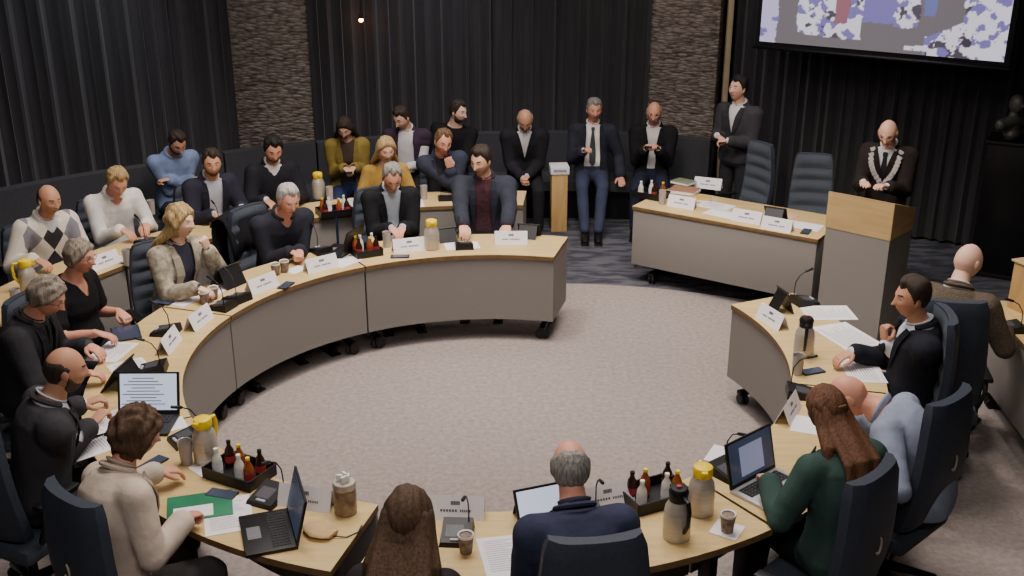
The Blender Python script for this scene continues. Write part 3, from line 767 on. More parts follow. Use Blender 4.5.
    if st != 'bald':
        fn = {'short': lambda: hair_short(**p.get('hk', {})), 'ring': lambda: hair_ring(**p.get('hk', {})), 'full': lambda: hair_full(**p.get('hk', {})), 'long': lambda: hair_full(**{**dict(vol=.022, back=-.11, side=-.1), **p.get('hk', {})})}[st]()
        c, f = shell(fn, hwid, jaw, sd=seed, streak=p.get('streak', .003)); hb = MB(); hb.add(headxf(c), f)
        if st == 'long':
            Ln = p.get('hlen', .30); lb = MB()
            for q, (x0, wd, dp, ln) in enumerate(p.get('locks', [(0, .074, .045, 1.0), (-.045, .04, .03, .93), (.045, .04, .03, .95), (-.072, .026, .032, .72), (.072, .026, .032, .74)])):
                top = k.head+(k.HR @ Vector((x0, -.055 if abs(x0) < .06 else -.01, .03)))*k.hs
                m1 = k.head+(k.HR @ Vector((x0*1.15, -.085 if abs(x0) < .06 else -.04, -.07)))*k.hs
                j2 = k.cj; bk = k.P[j2]+k.F[j2] @ Vector((x0*1.5, -(k.ry[j2]+.035), .02))
                if abs(x0) > .06: bk = k.P[j2]+k.F[j2] @ Vector((x0*1.5, -.05, .09))
                en = bk+k.F[j2] @ Vector((x0*.1, .0, -Ln*ln+.08))
                lb.tube([top, m1, bk, bk.lerp(en, .5), en], [wd*.8, wd, wd*.95, wd*.8, wd*.35], 16, rad2=[dp*.8, dp, dp*.75, dp*.55, dp*.3], ref=tuple(k.HR @ Vector((1, 0, 0))))
            c2, f2 = remeshed(lb, .009, 2)
            ax = c2[:, 0]*75+c2[:, 2]*6*np.sin(seed); c2 = c2+np.array([0, -1, 0])*(np.sin(ax)*.004)[:, None]
            hb.add(c2, f2)
        obj_np('hair', hb.v, hb.f, HM, body)
        if p.get('clip'):
            cb = MB(); q = k.head+(k.HR @ Vector((0, -.105, .02)))*k.hs; cb.box(q, (.05, .014, .022), bev=.005); cb.build('hair_clip', mat('tortoise_clip', (150, 110, 70), .4, nscale=30, namt=.4), body)
    if p.get('beard'):
        c, f = shell(beard_fn(p.get('bvol', .006)), hwid, jaw, sd=seed, streak=.002); obj_np('beard', headxf(c), f, hairmat(p.get('beardc', 'stubble')), body)
    if p.get('glasses'):
        gb = MB()
        for sg in (1, -1):
            ring = [Vector((sg*.033+.022*math.cos(a), .094-.006*abs(math.cos(a)), .008+.017*math.sin(a))) for a in np.linspace(0, 2*PI, 17)]
            gb.tube(ring, .0019, 6)
            gb.tube([Vector((sg*.055, .09, .012)), Vector((sg*.076, .06, .012)), Vector((sg*.078, -.01, .008))], .0018, 6)
        gb.tube([Vector((-.011, .097, .012)), Vector((0, .1, .014)), Vector((.011, .097, .012))], .0018, 6)
        obj_np('glasses', headxf([tuple(v) for v in gb.v]), gb.f, mat('spectacle_frame', (40, 36, 38), .35, nscale=30, namt=.2), body)
    # ---- clothes
    def garment(name, m, infl, s0=-.09, s1=.52, sleeve=None, cut=None, legs=False, voxel=.0105, wr=.0022, torso=True, cuff=.004, skirt=0, parent=None, mats=None, part=None):
        g = MB()
        if torso: torso_lofts(g, k, infl, s0, s1)
        if skirt:
            for n in 'RL':
                hip, kn, an = k.leg[n]; g.tube([hip+Vector((0, 0, .02)), hip.lerp(kn, skirt)+Vector((0, 0, .015))], [.082*k.S+infl, .076*k.S+infl], 14)
        if sleeve is not None:
            for n in 'RL': arm_loft(g, k, n, infl+.003, sleeve, cuff)
        if legs:
            torso_lofts(g, k, infl, -.09, .1)
            for n in 'RL': leg_loft(g, k, n, infl)
        c, f = remeshed(g, voxel, 3, wr, seed)
        if cut:
            cc = c[np.array([q[0] for q in f])]; s, x, y, ry = loc_sxy(k, cc); kill = cut(s, x, y, ry); f = [q for q, d in zip(f, kill) if not d]; c = smooth_rim(c, f)
        return obj_np(name, c, f, mats or m, e if parent is None else parent, None if part is None else part(c, f))
    tr = p.get('trousers', (36, 36, 42))
    if tr: garment('trousers', cloth(tr), .010, legs=True, torso=False, voxel=.013)
    shoe = MB()
    for n in 'RL':
        an = k.leg[n][2]; shoe = MB(); shoe.tube([an+Vector((0, -.045, -.035)), an+Vector((0, .05, -.04)), an+Vector((0, .17, -.053))], [.043, .044, .030], 12, rad2=[.045, .04, .028], ref=(1, 0, 0))
        shoe.box(an+Vector((0, .065, -.077)), (.085, .29, .014), bev=.005); shoe.build('shoe', mat('black_leather', p.get('shoe', (24, 22, 22)), .4, nscale=30, namt=.2), e)
    top = p.get('top', 'jacket'); tc = p.get('topc', (40, 42, 50)); sc = p.get('shirtc')
    tm = p.get('topm') or cloth(tc)
    if sc and top in ('jacket', 'open', 'vneck', 'cardigan'):
        shm = p.get('shirtm') or cloth(sc, rough=.8, amt=.1)
        nk = p.get('neckcut', .50)
        garment('shirt', shm, .006, s1=.53, sleeve=1.98, voxel=.011, wr=.001, cut=lambda s, x, y, ry: (s > nk+.028-.0*np.abs(x)) & (y > 0.02) & (np.abs(x) < .05))
    if top in ('jacket', 'open', 'vneck', 'cardigan'):
        vb = {'jacket': .22, 'open': -.3, 'vneck': .36, 'cardigan': -.3}[top]; vb = p.get('vb', vb)
        w0 = p.get('vw', .075); wo = p.get('ow', .055)
        def vw(s):
            if top in ('jacket', 'vneck'): return np.clip((s-vb)/(.53-vb), 0, 1)*w0
            return np.where(s > .3, wo+(w0-wo)*np.clip((s-.3)/.2, 0, 1), wo+np.clip(.3-s, 0, 1)*p.get('flare', .12))
        def cut(s, x, y, ry): return (np.abs(x) < vw(s)) & (y > .02) & (y < ry+.07) & (s > -.2)
        nm = {'jacket': 'jacket', 'open': 'jacket', 'vneck': 'sweater', 'cardigan': 'cardigan'}[top]
        j = garment(nm, tm, .020, s0=-.085, s1=.515, sleeve=p.get('sleeve', 1.93), cut=cut, skirt=.22 if k.sit else .0, wr=.003)
        if top in ('jacket', 'open') and p.get('lapel', True):
            for sg in (1, -1):
                lo = max(vb, .12); path = []
                for t in np.linspace(0, 1, 7):
                    s = .515+(lo-.515)*t; hw = .030*math.sin(PI*min(max(t*.75+.22, 0), 1))*(1 if t < .95 else .4); path.append((s, sg*(float(vw(np.array(s)))+hw*.6), hw))
                vs, fs2 = strip_on_torso(k, path, .024, .003, .006); MB().add(vs, fs2).build('lapel', cloth(tuple(int(v*.88) for v in tc)), j, smooth=False)
        # collar band round the neck
        i = int(np.argmin([abs(s-.515) for s in k.ss])); F = k.F[i]; P = k.P[i]
        cb = MB(); pts = []
        for a in np.linspace(-205, 25, 15):
            aa = R(a); pts.append(P+F @ Vector((math.cos(aa)*(k.rx[i]*.90), math.sin(aa)*(k.ry[i]+.012)+k.fwd[i], .012+(.012*math.sin(aa)*-1))))
        cb.tube(pts, .0135, 8, rad2=.02); cb.build('collar', tm, j)
    else:
        cutn = p.get('neckdrop', .012)
        g = garment(p.get('topname', 'shirt'), tm, p.get('topinfl', .014), s0=-.085, s1=.53, sleeve=p.get('sleeve', 1.96), skirt=.18 if k.sit else 0, wr=.0028, cut=lambda s, x, y, ry: (s > .53-cutn*(1+(.0)) -p.get('vdeep', 0)*np.clip(1-np.abs(x)/.06, 0, 1)) & (y > .0) & (np.abs(x) < .075))
        if p.get('collar', False):
            i = int(np.argmin([abs(s-.525) for s in k.ss])); F = k.F[i]; P = k.P[i]; cb = MB(); pts = []
            for a in np.linspace(-245, 65, 19):
                aa = R(a); pts.append(P+F @ Vector((math.cos(aa)*(k.rx[i]*.86), math.sin(aa)*(k.ry[i]+.006), .010-(.010*math.sin(aa)))))
            cb.tube(pts, .012, 8, rad2=.02); cb.build('collar', tm, g)
    if sc and top in ('jacket', 'open', 'vneck') and p.get('shirtcollar', True):
        i = int(np.argmin([abs(s-.53) for s in k.ss])); F = k.F[i]; P = k.P[i]; cb = MB(); pts = []
        for a in np.linspace(-262, 82, 19):
            aa = R(a); pts.append(P+F @ Vector((math.cos(aa)*(k.rx[i]*.82), math.sin(aa)*(k.ry[i]-.002), .010-(.016*math.sin(aa)))))
        cb.tube(pts, .007, 8, rad2=.017); cb.build('shirt_collar', p.get('shirtm') or cloth(sc, rough=.8, amt=.1), e)
    if p.get('tie'):
        vs, fs2 = strip_on_torso(k, [(.505, 0, .018), (.48, 0, .02), (.465, 0, .013), (.38, 0, .022), (.28, 0, .032), (.2, 0, .036), (.12, 0, .034), (.08, 0, .006)], .010, .006, .008)
        MB().add(vs, fs2).build('tie', cloth(p['tie'], rough=.6), e)
    return k
# ------------------------------------------------------------------ special cloths
def argyle():
    m = bpy.data.materials.new('argyle_knit'); m.use_nodes = True; nt = m.node_tree; b = nt.nodes['Principled BSDF']; N = nt.nodes.new; L = nt.links.new
    tc = N('ShaderNodeTexCoord'); sx = N('ShaderNodeSeparateXYZ'); L(tc.outputs['Object'], sx.inputs[0])
    def mth(op, a, bb):
        n = N('ShaderNodeMath'); n.operation = op
        for i, v in enumerate((a, bb)):
            if isinstance(v, (int, float)): n.inputs[i].default_value = v
            else: L(v, n.inputs[i])
        return n.outputs[0]
    u = mth('ADD', mth('MULTIPLY', sx.outputs[0], 1/.17), .5); v = mth('MULTIPLY', sx.outputs[2], 1/.24)
    p, q = mth('ADD', u, v), mth('SUBTRACT', u, v)
    cb = N('ShaderNodeCombineXYZ'); L(p, cb.inputs[0]); L(q, cb.inputs[1]); cb.inputs[2].default_value = .5
    c1 = N('ShaderNodeTexChecker'); c1.inputs['Scale'].default_value = 1; c1.inputs['Color1'].default_value = lin((206, 196, 184))+(1,); L(cb.outputs[0], c1.inputs['Vector'])
    ax = mth('ABSOLUTE', sx.outputs[0], 0); gt = mth('GREATER_THAN', ax, .075)
    mx = N('ShaderNodeMix'); mx.data_type = 'RGBA'; mx.inputs['A'].default_value = lin((40, 38, 42))+(1,); mx.inputs['B'].default_value = lin((120, 118, 128))+(1,); L(gt, mx.inputs['Factor'])
    L(mx.outputs['Result'], c1.inputs['Color2'])
    far = mth('GREATER_THAN', ax, .22); m2 = N('ShaderNodeMix'); m2.data_type = 'RGBA'; L(far, m2.inputs['Factor']); L(c1.outputs['Color'], m2.inputs['A']); m2.inputs['B'].default_value = lin((206, 196, 184))+(1,)
    L(m2.outputs['Result'], b.inputs['Base Color']); b.inputs['Roughness'].default_value = .95
    return m
M_argyle = argyle()
M_pattern = mat('cream_print_cloth', (176, 166, 148), .85, nscale=17, rgb2=(104, 98, 86), bump=.3, bscale=14, spec=.15)
M_tweed = mat('brown_tweed', (98, 86, 74), .95, nscale=120, rgb2=(70, 61, 53), bump=.3, bscale=16, spec=.1)
M_plaid = mat('plum_plaid_cloth', (78, 46, 52), .9, nscale=30, rgb2=(48, 34, 42), spec=.15)

def ring_face(px, py, z=1.2):
    q = at(px, py, z); return math.degrees(math.atan2(q.y-CY, q.x-CX))+90
PEOPLE = []
def P(label, px, py, p, dface=0, ch=None, face=None):
    f = ring_face(px, py)+dface if face is None else face
    k = person(label, (px, py), f, p); PEOPLE.append(k)
    if ch is not None:
        sz = ch.get('sz', 1.0); ff = R(f+ch.get('turn', 0)); RM = Matrix.Rotation(ff, 3, 'Z')
        if 'px' in ch: q = at(*ch['px'], 1.20*sz)-RM @ Vector((0, -.32, 0))
        else: q = k.e.location+Matrix.Rotation(R(f), 3, 'Z') @ Vector((0, ch.get('off', -.05), 0))
        d = RM.transposed() @ (k.e.location-q)
        q = q+RM @ Vector((d.x-max(-.16, min(.16, d.x)), min(0, d.y+.05), 0)) if not ch.get('free') else q-RM @ Vector((0, .015, 0))
        chair(q.x, q.y, ff, ch['label'], sz)
        d = RM.transposed() @ (k.e.location-q); print('CHAIR', ch['label'][:40], 'sitter at', [round(v, 2) for v in d][:2])
    return k

# --- people on the curved bench along the wall
P('seated person in a light blue shirt with folded arms and lowered head, on the bench', 177, 143, dict(top='shirt', topc=(118, 134, 168), collar=True, hair='dark', style='short', skin='tan', hpitch=34, lean=6, hunch=16, beard=True, poleR=(.4, -.3, -.9), poleL=(-.4, -.3, -.9),
  handR=(-.12, .24, .86), handL=(.12, .22, .89), poseR='grip', poseL='grip', fdirR=(-1, .1, 0), fdirL=(1, .1, 0), trousers=(40, 44, 60)))
P('person in a mustard yellow jacket looking down at a phone, on the bench', 345, 128, dict(fem=True, top='open', topc=(138, 118, 58), shirtc=(70, 56, 50), hair='dark', style='long', hk=dict(vol=.02), hlen=.22, hpitch=32, lean=8, hyaw=-15,
  handR=(.04, .30, .855), handL=(-.05, .28, .855), poseR='hold', poseL='hold', trousers=(48, 56, 92)), dface=-8)
P('person in a white shirt and dark plum waistcoat, turned aside on the bench', 402, 118, dict(top='open', topc=(58, 44, 60), shirtc=(206, 200, 204), ow=.085, flare=0, sleeve=.25, lapel=False, hair='dark', style='short', hpitch=28, hyaw=-35, lean=4,
  handR=(.16, .36, .84), handL=(-.04, .33, .78), poseR='hold', trousers=(34, 32, 36)), dface=-12)
P('person in a black sweater leaning aside, at the bench behind the blue jacket', 458, 112, dict(top='sweater', topname='sweater', topc=(26, 25, 28), hair='dark', style='short', beard=True, skin='pale', hyaw=58, hpitch=10, lean=4, side=-8,
  handL=(-.05, .40, .86), handR=(.16, .34, .70), trousers=(36, 36, 42)), dface=-6)
P('person in a black suit with hands clasped in the lap, left of the wooden pillar', 525, 120, dict(top='jacket', topc=(34, 33, 38), shirtc=(200, 196, 198), style='ring', hair='greybrown', skin='tan', hpitch=36, lean=10, lap=True, beard=False,
  handR=(.03, .34, .64), handL=(-.03, .33, .66), poseR='grip', poseL='grip', trousers=(32, 32, 36)), dface=4)
P('person in open navy blazer and jeans on the bench, beside the wooden pillar', 594, 110, dict(top='open', topc=(46, 47, 58), shirtc=(222, 216, 206), tie=(60, 60, 70), ow=.085, flare=0, hair='grey', style='short', skin='ruddy', hpitch=8, hyaw=10, lean=-4, belly=.03,
  handR=(.10, .26, .88), handL=(-.31, .16, .57), poseR='hold', poseL='flat', trousers=(58, 63, 84), footf=.20, spread=.02, footsp=-.04), dface=8)
P('person in glasses and black suit holding a phone, on the bench by the column', 654, 113, dict(top='open', topc=(30, 29, 33), shirtc=(206, 200, 200), ow=.045, flare=0, style='ring', hair='grey', beard=True, beardc='grey', glasses=True, skin='ruddy', hpitch=14, lean=0,
  handR=(.07, .27, .92), handL=(-.07, .27, .92), poseR='hold', poseL='hold', trousers=(36, 40, 58)), dface=8)

# --- back-row table
P('person in a cream argyle sweater at the back-row table', 49, 200, dict(build=.94, top='vneck', topname='sweater', topm=M_argyle, topc=(200, 190, 180), shirtc=(200, 196, 196), style='ring', hair='dark', hk=dict(vol=.007), skin='tan', hpitch=12, hyaw=6, lean=10, beard=False,
  vb=.43, handR=(.22, .33, .855), handL=(-.14, .38, .855)), dface=-14, ch=dict(label='blue chair behind the argyle sweater', off=-.06, sz=.8))
P('person in a white shirt reading a tablet at the back-row table', 117, 182, dict(build=.94, top='shirt', topc=(226, 220, 216), collar=True, vdeep=.05, hair='blond', style='short', hk=dict(vol=.018), skin='ruddy', hpitch=34, lean=10, hunch=14,
  handR=(.06, .40, .855), handL=(-.16, .36, .855)), dface=-14, ch=dict(label='blue chair behind the white shirt at the back-row table', off=-.06, sz=.8))
P('person in a navy blazer and pale shirt, side on at the back-row table', 212, 163, dict(build=.94, top='open', topc=(44, 43, 56), shirtc=(176, 178, 190), ow=.07, flare=.0, hair='dark', style='short', beard=True, bvol=.006, skin='tan', hyaw=-16, hpitch=10, lean=10,
  handR=(.12, .40, .855), handL=(-.16, .36, .855)), dface=-2, ch=dict(label='blue chair behind the navy blazer at the back-row table', off=-.06, sz=.8))
P('person in a dark sweater over a white collar at the back-row table', 273, 150, dict(build=.94, top='vneck', topname='sweater', topc=(34, 34, 40), shirtc=(206, 200, 200), vb=.44, hair='black', style='short', hk=dict(vol=.018), beard=True, skin='tan', hpitch=22, lean=4,
  handR=(.14, .36, .855), handL=(-.14, .36, .855)), dface=-6, ch=dict(label='blue chair behind the dark sweater with white collar', off=-.06, sz=.8))
P('person in a mustard top, half hidden at the back-row table', 386, 150, dict(build=.94, fem=True, top='sweater', topname='sweater', topc=(164, 130, 64), hair='blond', style='long', hk=dict(vol=.026), hlen=.16, hpitch=14, hyaw=8, lean=4,
  handR=(.16, .33, .855), handL=(-.16, .33, .855)), dface=-4, ch=dict(label='blue chair behind the mustard top', off=-.06, sz=.8))
P('person in a blue jacket resting chin near hand at the back-row table', 443, 142, dict(build=.94, top='open', topc=(54, 58, 74), shirtc=(30, 30, 36), ow=.06, flare=0, hair='lightbrown', style='short', hk=dict(recede=.012), skin='ruddy', hpitch=18, hyaw=14, hroll=-6, lean=10, side=6,
  handL=(-.03, .27, 1.0), poseL='grip', fdirL=(.2, .1, 1), upL=(0, 1, 0), handR=(-.20, .42, .855)), dface=2, ch=dict(label='blue chair behind the blue jacket', off=-.06, sz=.8))

# --- inner ring, far side
P('person in a charcoal jacket and plum checked shirt with both hands on the table', 481, 161, dict(top='open', topc=(52, 54, 66), shirtm=M_plaid, shirtc=(78, 46, 52), ow=.075, flare=.03, hair='dark', style='short', hk=dict(vol=.018), skin='fair', hpitch=14, hyaw=-28, lean=2, scale=1.04, build=1.08,
  handR=('px', 463, 226, .85), handL=('px', 507, 227, .85), poleR=(.35, -.9, -.2), poleL=(-.35, -.9, -.2)), dface=-4, ch=dict(label='blue chair hidden behind the charcoal jacket', off=-.08, sz=.8))
P('person in glasses, black jacket and pale shirt looking down at folded hands, inner ring', 392, 177, dict(build=.94, top='open', topc=(30, 30, 34), shirtc=(170, 176, 188), ow=.055, flare=.05, hair='grey', style='short', hk=dict(recede=.01), glasses=True, skin='ruddy', hpitch=34, lean=6, belly=.03,
  handR=(.05, .36, .855), handL=(-.05, .36, .855)), dface=-4, ch=dict(label='blue chair behind the black jacket and pale shirt, inner ring', off=-.14, turn=22, sz=.84))
P('person in a plain black shirt with clasped hands, seated before a hung coat', 288, 200, dict(top='shirt', topc=(42, 43, 52), collar=True, vdeep=.05, hair='white', style='short', hk=dict(vol=.016), skin='ruddy', hpitch=18, lean=13, hunch=12, build=1.06, belly=.03,
  handR=('px', 291, 251, .85), handL=('px', 299, 250, .85), poseR='grip', poseL='grip'), dface=-4, ch=dict(label='blue chair with a black coat over its back, behind the plain black shirt', off=-.16, turn=22, sz=.86))
P('person in a cream patterned jacket, hand at the chin, inner ring', 181, 222, dict(fem=True, top='open', topm=M_pattern, topc=(176, 166, 148), shirtc=(52, 52, 66), ow=.06, flare=.04, hair='blond', style='long', hk=dict(vol=.034, wav=1), hlen=.18, streak=.006, skin='pale', hpitch=4, hyaw=14, lean=4,
  handR=(.12, .38, .855), handL=(-.10, .27, 1.06), poseL='grip', fdirL=(.3, .1, 1), upL=(0, 1, 0)), dface=-2, ch=dict(label='blue chair behind the cream patterned jacket', off=-.04, turn=-22, sz=.86))
P('person with glasses and a black short-sleeved top, inner ring', 80, 257, dict(fem=True, build=1.18, belly=.05, top='shirt', topc=(24, 23, 26), sleeve=.75, vdeep=.10, hair='greybrown', style='full', hk=dict(vol=.022, back=-.07, side=-.03, wav=1), glasses=True, skin='ruddy', hpitch=10, hyaw=4, lean=8,
  handR=('px', 98, 333, .85), handL=('px', 120, 312, .82), poseL='hold', poseR='relaxed'), dface=-4, ch=dict(label='blue chair of the person in a black short-sleeved top', off=-.08, sz=.78))
P('person in glasses and dark jacket with head bent over papers, inner ring', 47, 297, dict(top='open', topc=(42, 41, 45), shirtc=(60, 66, 64), tie=(36, 36, 40), ow=.045, flare=.02, hair='greybrown', style='full', hk=dict(vol=.026, back=-.06, side=-.02, wav=1), streak=.005, glasses=True, skin='ruddy', hpitch=30, lean=10,
  handR=('px', 82, 372, .85), handL=('px', 88, 345, .85)), dface=-4, ch=dict(label='blue chair behind the dark jacket bent over papers', off=-.08, turn=8, sz=.86))
# --- inner ring, near side
P('person in a dark grey suit seen from behind, holding papers', 65, 370, dict(top='jacket', topc=(58, 56, 60), shirtc=(196, 198, 206), style='ring', hair='dark', hk=dict(vol=.006, crown=.06), beard=True, skin='tan', hpitch=10, hyaw=-8, lean=10, build=1.04,
  handR=('px', 92, 424, .88), handL=('px', 84, 404, .87), poseR='hold', poseL='hold'), dface=2, ch=dict(label='blue chair of the dark grey suit, cut by the photo edge', off=-.10, turn=34, sz=1.06))
P('person in a plain cream jacket writing on a green folder', 137, 434, dict(fem=True, top='jacket', topc=(206, 188, 172), shirtc=(210, 200, 190), hair='brown', style='full', hk=dict(vol=.036, back=-.12, side=-.09, wav=1), streak=.008, skin='ruddy', hpitch=20, hyaw=-10, lean=12, side=-9, build=1.12, hk2=0,
  handR=('px', 186, 517, .85), handL=('px', 160, 470, .85), poseR='hold', trousers=(70, 66, 66)), dface=-6, ch=dict(label='dark blue chair back behind the plain cream jacket', px=(90, 486), turn=6, sz=.99))
P('person with long straight hair over a dark top, seen from behind', 408, 518, dict(fem=True, top='sweater', topname='sweater', topc=(44, 38, 42), hair='brown', style='long', hk=dict(vol=.026), hlen=.36, streak=.004, locks=[(0, .08, .04, 1.0), (-.055, .052, .04, .95), (.055, .052, .04, .97), (-.08, .034, .04, .76), (.08, .034, .04, .78)], hpitch=16, lean=8,
  handR=(.14, .36, .855), handL=(-.16, .36, .855)), dface=0, ch=dict(label='blue chair of the person with long hair over a dark top', off=-.08, sz=.8))
P('person in a navy suit seen from behind', 570, 468, dict(top='jacket', topc=(54, 57, 80), shirtc=(90, 92, 110), style='ring', hair='grey', hk=dict(vol=.013, crown=.092), skin='ruddy', hpitch=18, hyaw=-8, lean=20, build=1.02,
  handR=(.10, .40, .855), handL=(-.10, .42, .855)), dface=2, ch=dict(label='blue chair behind the navy suit at the bottom edge', px=(601, 552), turn=-4, sz=1.0))
P('person in a dark green jacket with long hair tied by a clip', 826, 410, dict(fem=True, top='jacket', topc=(56, 78, 72), shirtc=(48, 70, 62), hair='auburn', style='long', hk=dict(vol=.017), hlen=.24, clip=True, streak=.003, hpitch=20, hyaw=6, lean=5, build=1.08, hunch=16,
  handR=(.16, .34, .855), handL=(-.20, .32, .855), trousers=(26, 26, 30)), dface=-20, ch=dict(label='blue chair back behind the dark green jacket', px=(890, 478), turn=22, sz=1.0, free=1))
P('person in a light blue shirt bending low beside the green jacket', 850, 396, dict(build=.92, top='shirt', topc=(142, 150, 172), collar=True, style='bald', hair='greybrown', skin='ruddy', hpitch=54, hyaw=18, lean=22, hunch=38, twist=4,
  handR=(.10, .48, .855), handL=(-.30, .30, .855), trousers=(40, 42, 56)), face=52, ch=dict(label='blue chair tall behind the bending light blue shirt', px=(966, 402), turn=-10, sz=1.0, free=1))
P('person in a black suit raising one hand, inner ring', 912, 298, dict(top='jacket', topc=(30, 31, 40), shirtc=(200, 206, 216), hair='dark', style='short', hk=dict(vol=.018), skin='tan', hyaw=10, hpitch=4, lean=-6, hunch=10,
  handL=('px', 885, 342, .98), poseL='grip', fdirL=(.15, .2, 1), upL=(-.3, 1, 0), handR=('px', 852, 352, .85), poseR='relaxed'), dface=0, ch=dict(label='blue chair edge-on behind the black suit with raised hand', px=(960, 316), turn=-4, sz=1.0, free=1))
# --- side table, lectern, straight table
P('person in a brown tweed jacket turned to the side table', 968, 262, dict(top='jacket', topm=M_tweed, topc=(98, 86, 74), shirtc=(214, 210, 206), style='bald', hair='greybrown', skin='pale', hyaw=-24, hpitch=12, lean=4, build=1.05,
  handR=(.26, .34, .79), handL=(-.12, .32, .79), spread=.03, kneef=.36), face=-38, ch=dict(label='blue chair with its back to us behind the tweed jacket', px=(957, 306), turn=26, sz=1.0, free=1))
P('person in glasses and chain of office standing at the lectern', 888, 133, dict(sit=False, top='jacket', topc=(40, 33, 32), shirtc=(206, 204, 208), tie=(34, 36, 46), style='bald', hair='grey', glasses=True, skin='fair', hpitch=28, hyaw=4, lean=8, scale=.98, build=.95,
  poleR=(.35, -.7, -.6), poleL=(-.35, -.7, -.6), handR=(.10, .40, 1.135), handL=(-.10, .39, 1.13), poseR='relaxed', poseL='relaxed', trousers=(34, 32, 36), chain=True), face=146)
P('person in a dark grey suit standing behind the straight table', 738, 89, dict(sit=False, top='jacket', topc=(60, 57, 62), shirtc=(206, 202, 208), hair='black', style='short', hk=dict(vol=.018), skin='fair', hyaw=-8, hpitch=-6, lean=-2,
  poleR=(.5, -.7, -.6), poleL=(-.5, -.7, -.6), handR=(.08, .26, 1.16), handL=(-.06, .27, 1.13), poseR='grip', poseL='hold', fdirR=(-.8, .3, -.2), fdirL=(.8, .3, -.1), trousers=(48, 46, 50)), face=136)

# chain of office on the mayor's shoulders
def chain_of_office(k):
    cm = mat('silver_chain_plate', (214, 208, 208), .35, .55, nscale=40, namt=.2); cb = MB()
    for sg in (1, -1):
        for t in np.linspace(0, 1, 10):
            s = .50-.30*t; x = sg*(.115*(1-t**2.2)+.004)
            q = tpoint(k, s, x, .030); cb.box(q+Vector((0, .012, 0)), (.044, .012, .034), Matrix.Rotation(sg*R(25), 4, 'Y'), bev=.004)
    q = tpoint(k, .17, 0, .03); cb.ball(q+Vector((0, .014, 0)), (.03, .008, .034), 14, 10)
    cb.build('chain_of_office', cm, k.e)
chain_of_office(PEOPLE[-2])

# empty chairs behind the straight table
for px, py, f, lab in ((768, 143, 118, 'empty blue chair next to the standing person in a dark grey suit'), (814, 153, 168, 'empty blue high-back chair beside the lectern, padded front in full view')):  # seen nearly square-on
    q = at(px, py, 1.2)-Matrix.Rotation(R(f), 3, 'Z') @ Vector((0, -.30, 0)); ch_ = chair(q.x, q.y, R(f), lab); ch_.scale.x = .84
# ------------------------------------------------------------------ things on the tables
TZ = .7501
M_screen = mat('lit_document', (196, 206, 226), .5, nscale=3, namt=.05, emit=(190, 204, 232), estr=.3)
M_dim = mat('dim_screen', (52, 56, 70), .25, nscale=5, namt=.2, emit=(70, 84, 110), estr=.12)
M_mid = mat('half_lit_screen', (120, 124, 146), .3, nscale=5, namt=.2, emit=(130, 138, 168), estr=.25)
M_keys = mat('dark_keys', (34, 34, 38), .6, nscale=120, namt=.4)
M_silver = mat('silver_casing', (190, 190, 194), .35, .5, nscale=8, namt=.05)
def place(px, py, turn=0, z=TZ, face=None):
    q = at(px, py, z); f = (math.degrees(math.atan2(q.y-CY, q.x-CX))+90 if face is None else face)+turn
    return (q.x, q.y, z), R(f)
def put(proto, spot_, label, cat, group=None):
    """first use moves the original, later uses copy it with its parts"""
    if proto.get('_used'): o = copy_tree(proto)
    else: o = proto; o['_used'] = 1
    (o.location, o.rotation_euler.z) = (spot_[0], spot_[1]); tag(o, label, cat, group)
    return o
# name card: folded white card with printed lines on both faces
def make_card():
    r = empty('name_card'); b = MB(); w, h, d = .135, .105, .045
    for s in (-1, 1):
        n = Vector((0, s*h, d)).normalized()
        b.add([(-w, s*d, 0), (w, s*d, 0), (w, 0, h), (-w, 0, h), (-w, s*(d-.004), 0), (w, s*(d-.004), 0), (w, 0, h-.006), (-w, 0, h-.006)], [(0, 1, 2, 3), (7, 6, 5, 4), (0, 4, 5, 1), (1, 5, 6, 2), (2, 6, 7, 3), (3, 7, 4, 0)])
    b.build('folded_card', M_paper, r, smooth=False)
    t = MB()
    for s in (-1, 1):
        n = Vector((0, s*h, d)).normalized()
        def pt(x, v): return Vector((x, s*d*(1-v), h*v))+n*.0008
        for (x0, x1, v0, v1) in ((-.022, .022, .62, .78), (-.07, .012, .34, .44), (.022, .075, .34, .44)):
            xs = np.linspace(x0, x1, 7)
            for i in range(6):
                g = .3*(xs[1]-xs[0]) if v1-v0 < .12 else .001
                t.add([pt(xs[i], v0), pt(xs[i+1]-g, v0), pt(xs[i+1]-g, v1), pt(xs[i], v1)], [(0, 1, 2, 3)])
    t.build('printed_lines', M_ink, r, smooth=False)
    return r
card = make_card()
for px, py, tn, lab in ((511, 243, 4, 'white folded name card before the charcoal jacket and plum shirt'), (409, 250, 0, 'white name card beside the small yellow-lidded jug, inner ring'), (321, 269, 0, 'white folded name card before the plain black shirt'),
        (262, 289, 0, 'white name card second along from the cream patterned jacket, near a dark tablet'), (199, 324, 0, 'white name card between the microphones at the cream patterned jacket'), (169, 347, 0, 'white name card at the rim before the black short-sleeved top'),
        (772, 323, 8, 'white name card under the small raised tablet, before the raised hand'), (456, 515, 0, 'large pale name card behind the long straight hair\'s microphone'), (606, 503, 0, 'pale name card by the right arm of the navy suit'),
        (307, 505, 10, 'pale name card leaning behind the open black laptop'), (788, 415, 0, 'pale name card beside the dark green jacket')):
    put(card, place(px, py, tn), lab, 'name card', 'folded name cards')
d_m = math.degrees(math.atan2(mFR.y-mFL.y, mFR.x-mFL.x))
for px, py, lab in ((682, 207, 'white name card at the bottle end of the straight table'), (747, 221.5, 'white name card on the straight table, before the standing suit'), (777, 229.5, 'white name card on the straight table, nearest the tablet')):
    put(card, place(px, py, face=d_m), lab, 'name card', 'folded name cards')
